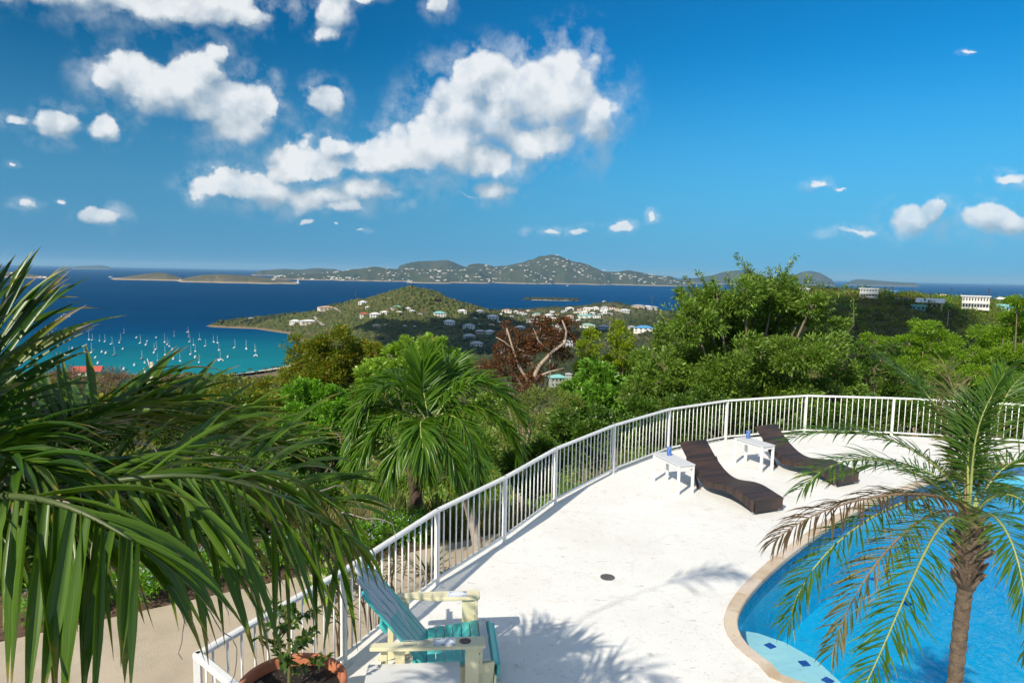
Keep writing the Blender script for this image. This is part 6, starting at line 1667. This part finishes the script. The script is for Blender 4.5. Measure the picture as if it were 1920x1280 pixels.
# ---- drooping palm beyond the railing
base = gp(897, 1064, -1.40); dp_ = empty('drooping_palm', base); do = np.array(base)
c0 = A(806, 800, 12.6)
tp = [base, A(888, 985, 12.8), A(862, 905, 12.7), A(832, 850, 12.6)]
TS = bez(tp, 40)
tr = MB()
rads = [0.105 - 0.03 * t_ + (0.004 if q % 2 else 0.0) for q, t_ in enumerate(np.linspace(0, 1, 40))]
tr.tube([tuple(p - do) for p in TS], rads, 12).build('trunk', PALMTRUNK, dp_, smooth=True)
MB().tube([tuple(A(833, 852, 12.6) - do), tuple(A(820, 828, 12.6) - do), tuple(c0 - do)], [0.078, 0.085, 0.05], 12).build('crownshaft', RACHIS, dp_, smooth=True)
r = np.random.default_rng(111)
mid_fronds = [
 ([c0, A(796, 745, 12.9), A(792, 705, 13.0), A(800, 668, 13.1)], 0.3, 0.35), ([c0, A(745, 728, 12.5), A(695, 745, 12.3), A(662, 840, 12.1)], 0.35, 1.2), ([c0, A(735, 780, 12.2), A(690, 825, 11.9), A(672, 890, 11.8)], 0.3, 1.4),
 ([c0, A(868, 728, 12.7), A(925, 732, 12.7), A(975, 785, 12.6)], 0.4, 1.0), ([c0, A(858, 785, 12.2), A(890, 845, 11.9), A(895, 930, 11.8)], 0.2, 1.5), ([c0, A(815, 800, 12.0), A(842, 840, 11.6), A(858, 910, 11.5)], 0.2, 1.5),
 ([c0, A(772, 805, 12.0), A(742, 855, 11.7), A(725, 905, 11.6)], 0.2, 1.5), ([c0, A(848, 728, 13.2), A(885, 712, 13.5), A(935, 740, 13.8)], 0.4, 0.9), ([c0, A(765, 725, 13.1), A(722, 712, 13.4), A(682, 755, 13.6)], 0.4, 1.0),
 ([c0, A(875, 765, 12.6), A(935, 790, 12.6), A(968, 850, 12.5)], 0.3, 1.2), ([c0, A(790, 790, 11.9), A(790, 820, 11.4), A(800, 880, 11.2)], 0.2, 1.5), ([c0, A(820, 740, 13.2), A(835, 700, 13.6), A(860, 690, 14.0)], 0.4, 0.7), ([c0, A(720, 760, 12.7), A(680, 790, 12.6), A(655, 860, 12.5)], 0.3, 1.3)]
for ct, lf, dr in mid_fronds:
    S, V, Fl, al = frond_parts(ct, 96, 0.74, 0.050, r, lf, dr, seg=5, a0=62, a1=16)
    ro_ = MB().tube([tuple(p - do) for p in S[::4]], list(np.linspace(0.022, 0.006, len(S[::4]))), 5).build('frond', RACHISY, dp_, smooth=True)
    n = len(V); F = Fl[None] + (np.arange(n) * V.shape[1])[:, None, None]
    ribbon_obj('leaflets', (V - do, F, al), MIDLEAF, ro_)['kind'] = 'stuff'
fl_ = MB(); r2 = np.random.default_rng(5)
for q in range(46):
    a = A(826, 858, 12.5) - do; e = A(r2.uniform(782, 852), r2.uniform(850, 905), r2.uniform(12.2, 12.6)) - do
    m_ = (a + e) / 2 + r2.normal(0, 0.06, 3)
    fl_.tube([tuple(a), tuple(m_), tuple(e)], [0.012, 0.009, 0.006], 4, False)
    for z in range(3):
        s_ = m_ + (e - m_) * r2.random(); fl_.tube([tuple(s_), tuple(s_ + r2.normal(0, 0.06, 3))], [0.007, 0.005], 4, False)
fl_.build('flower_stalk', surf('cream_flower', (0.55, 0.56, 0.32), (0.42, 0.46, 0.22), 9, 0.7), dp_)
tag(dp_, 'green palm with drooping fronds just beyond the railing', 'palm')
tk_ = MB(); o = A(783, 960, 14.5); root = empty('mossy_trunk', (o[0], o[1], float(zland(o[0], o[1]))))
b_ = np.array(root.location)
tk_.tube([(0, 0, -0.3), tuple(A(780, 920, 14.5) - b_), tuple(A(770, 870, 14.5) - b_), tuple(A(757, 835, 14.5) - b_)], [0.16, 0.14, 0.11, 0.07], 9)
tk_.tube([tuple(A(780, 925, 14.5) - b_), tuple(A(800, 885, 14.4) - b_), tuple(A(812, 850, 14.3) - b_)], [0.09, 0.07, 0.04], 8)
tk_.build('trunk', surf('dark_bark', (0.06, 0.04, 0.028), (0.11, 0.075, 0.05), 8, 0.9, 0.6, 30), root, smooth=True)
V, _ = lobe_leaves(A(775, 840, 14.5) - b_, 0.6, 900, 0.1, r)
quads_mesh('crown', V, DEEP, root, (0, 0, 0)); tag(root, 'dark brown tree trunk left of the drooping palm', 'tree')

# ---- pygmy date palm in front of the pool
db = np.array((at(1812, 1040, 4.0)[0], 4.0, 0.0)); date = empty('date_palm', db)
cr = at(1817, 985, 4.0)
ts = [db, db + (0.0, 0, 0.9), db + (0.0, 0, 1.8), at(1815, 1075, 4.0)]
TRB = surf('date_trunk', (0.085, 0.060, 0.042), (0.17, 0.125, 0.085), 22, 0.95, 1.0, 40)
TS = bez(ts, 60)
MB().tube([tuple(p - db) for p in TS], [0.040 + 0.005 * (q % 2) for q in range(60)], 14).build('trunk', TRB, date, smooth=False)
hd = at(1815, 1060, 4.0) - db
MB().tube([tuple(hd - (0, 0, 0.14)), tuple(hd), tuple(hd + (0, 0, 0.12)), tuple(hd + (0, 0, 0.25)), tuple(hd + (0, 0, 0.36))], [0.050, 0.066, 0.076, 0.068, 0.04], 14).build('trunk_head', TRB, date, smooth=True)
STUB = surf('leaf_stub', (0.11, 0.075, 0.05), (0.22, 0.16, 0.11), 12, 0.85)
r = np.random.default_rng(121)
for q in range(64):
    a = q * 2.39996; z = -0.12 + 0.45 * (q / 63.0); rad = 0.046 + 0.034 * math.sin(math.pi * min(1, max(0, (z + 0.14) / 0.5)))
    p = hd + np.array((math.cos(a) * rad, math.sin(a) * rad, z)); dirv = np.array((math.cos(a), math.sin(a), 1.1 + r.uniform(-0.3, 0.4)))
    e = p + nrm(dirv) * r.uniform(0.035, 0.08)
    MB().tube([tuple(p - nrm(dirv) * 0.03), tuple((p + e) / 2), tuple(e)], [0.013, 0.012, 0.006], 5).build('leaf_stub', STUB, date)
tip = cr
date_fronds = [
 ([cr, A(1796, 850, 4.15), A(1742, 745, 4.35), A(1655, 672, 4.5)], 'g'), ([cr, A(1808, 870, 4.1), A(1803, 790, 4.2), A(1772, 690, 4.4)], 'm'), ([cr, A(1772, 890, 4.05), A(1650, 818, 4.1), A(1480, 822, 4.1)], 'g'),
 ([cr, A(1762, 915, 3.9), A(1640, 862, 3.75), A(1505, 915, 3.6)], 'g'), ([cr, A(1755, 930, 3.8), A(1600, 940, 3.6), A(1452, 1015, 3.45)], 'b'), ([cr, A(1745, 930, 3.85), A(1590, 1000, 3.6), A(1480, 1165, 3.45)], 'g'),
 ([cr, A(1745, 965, 3.75), A(1640, 1060, 3.55), A(1560, 1225, 3.45)], 'm'), ([cr, A(1765, 985, 3.5), A(1700, 1110, 3.1), A(1600, 1330, 2.8)], 'y'), ([cr, A(1860, 900, 4.1), A(1925, 860, 4.1), A(2010, 900, 4.1)], 'g'),
 ([cr, A(1865, 930, 3.9), A(1930, 950, 3.7), A(1990, 1080, 3.6)], 'g'), ([cr, A(1858, 965, 3.7), A(1905, 1040, 3.4), A(1925, 1230, 3.3)], 'g'), ([cr, A(1842, 880, 4.2), A(1878, 760, 4.4), A(1935, 700, 4.6)], 'g'),
 ([cr, A(1772, 905, 4.3), A(1680, 870, 4.6), A(1565, 900, 4.8)], 'g'), ([cr, A(1840, 930, 4.4), A(1880, 910, 4.8), A(1925, 960, 5.1)], 'g'), ([cr, A(1826, 850, 4.0), A(1846, 770, 4.0), A(1890, 690, 4.0)], 'g'), ([cr, A(1815, 870, 4.05), A(1818, 810, 4.1), A(1822, 740, 4.2)], 'g')]
for ct, kd in date_fronds:
    mt = {'g': DATELEAF, 'm': DATEMIX, 'b': DATEBROWN, 'y': DATELEAF}[kd]
    S, V, Fl, al = frond_parts(ct, 74, 0.235, 0.0105, r, 0.22, 0.65 if kd != 'b' else 1.3, a0=70, a1=32, t0=0.2, seg=4, jitter=0.10, fold=0.3)
    ro_ = MB().tube([tuple(p - db) for p in S[::3]], list(np.linspace(0.010, 0.0028, len(S[::3]))), 5).build('frond', {'b': RACHISB, 'm': RACHISB}.get(kd, RACHISY), date, smooth=True)
    if kd == 'b': ro_['label'] = 'brown dry frond'
    n = len(V); F = Fl[None] + (np.arange(n) * V.shape[1])[:, None, None]
    ribbon_obj('leaflets', (V - db, F, al), mt, ro_)['kind'] = 'stuff'
tag(date, 'small feathery date palm standing before the pool', 'palm')

# ---- terracotta pot with a young citrus tree
pc_ = gp(548, 1277, 0.62); pot = empty('plant_pot', (pc_[0], pc_[1], 0))
TERRA = surf('terracotta', (0.42, 0.135, 0.060), (0.50, 0.19, 0.095), 4, 0.75, 0.2, 30, c3=(0.34, 0.11, 0.055))
RB_ = 0.455
MB().lathe([(0.0, 0.0), (0.27, 0.0), (0.30, 0.03), (0.40, 0.42), (0.425, 0.54), (RB_ - 0.01, 0.545), (RB_, 0.56), (RB_, 0.61), (RB_ - 0.012, 0.622), (RB_ - 0.045, 0.622), (RB_ - 0.055, 0.61), (RB_ - 0.06, 0.50)], 48).build('bowl', TERRA, pot, smooth=True)
def soil_material():
    m, t = matn('potting_soil'); co = t.n('ShaderNodeTexCoord').outputs['Object']
    a_ = t.noise(co, 18, 5, 0.7); b_ = t.noise(co, 60, 3, 0.6)
    c = t.mix(t.mapr(a_.outputs[0], 0.4, 0.65), (0.010, 0.007, 0.005), (0.030, 0.020, 0.013)); c = t.mix(t.mapr(b_.outputs[0], 0.66, 0.70), c, (0.45, 0.42, 0.38))
    bp = t.n('ShaderNodeBump', {'Strength': 1.0, 'Distance': 0.03, 'Height': a_.outputs[0]})
    out(t, t.n('ShaderNodeBsdfPrincipled', {'Base Color': c, 'Roughness': 0.95, 'Normal': bp}).outputs[0]); return m
MB().lathe([(0.0, 0.55), (0.2, 0.545), (RB_ - 0.06, 0.53)], 40).build('soil', soil_material(), pot)
tag(pot, 'wide terracotta pot with dark soil beside the railing', 'pot')
CITRUS = leafmat('citrus_leaves', [(0.040, 0.095, 0.012), (0.060, 0.13, 0.018), (0.028, 0.070, 0.010), (0.095, 0.17, 0.03)], 0.3, 0.3)
ct_ = empty('citrus_tree', (pc_[0] - 0.02, pc_[1] - 0.02, 0.55)); r = np.random.default_rng(131)
st_ = MB(); VV = []
st_.tube([(0, 0, -0.05), (0.0, 0.01, 0.35), (-0.02, 0.02, 0.75)], [0.016, 0.013, 0.008], 7)
for q in range(11):
    z = 0.12 + 0.055 * q; a = q * 2.4; L = 0.32 - 0.012 * q
    s0 = np.array((0, 0.01, z)); e = s0 + np.array((math.cos(a) * L, math.sin(a) * L * 0.8, L * 0.55)); m_ = (s0 + e) / 2 + np.array((0, 0, 0.04))
    st_.tube([tuple(s0), tuple(m_), tuple(e)], [0.006, 0.005, 0.003], 5)
    n = 28; t_ = r.uniform(0.1, 1.0, n)[:, None]
    P = (1 - t_) ** 2 * s0 + 2 * t_ * (1 - t_) * m_ + t_ ** 2 * e
    Dr = nrm(nrm(e - s0) * 0.5 + r.normal(size=(n, 3)) * 0.8 + np.array((0, 0, 0.1)))
    VV.append(leaf_quads(P, Dr, 0.088 * r.uniform(0.7, 1.25, n), 0.040, r, 0.22))
st_.build('stem', surf('green_stem', (0.14, 0.14, 0.05), rough=0.6), ct_)
quads_mesh('crown', np.concatenate(VV), CITRUS, ct_, (0, 0, 0))
tag(ct_, 'young citrus tree growing in the terracotta pot', 'tree')
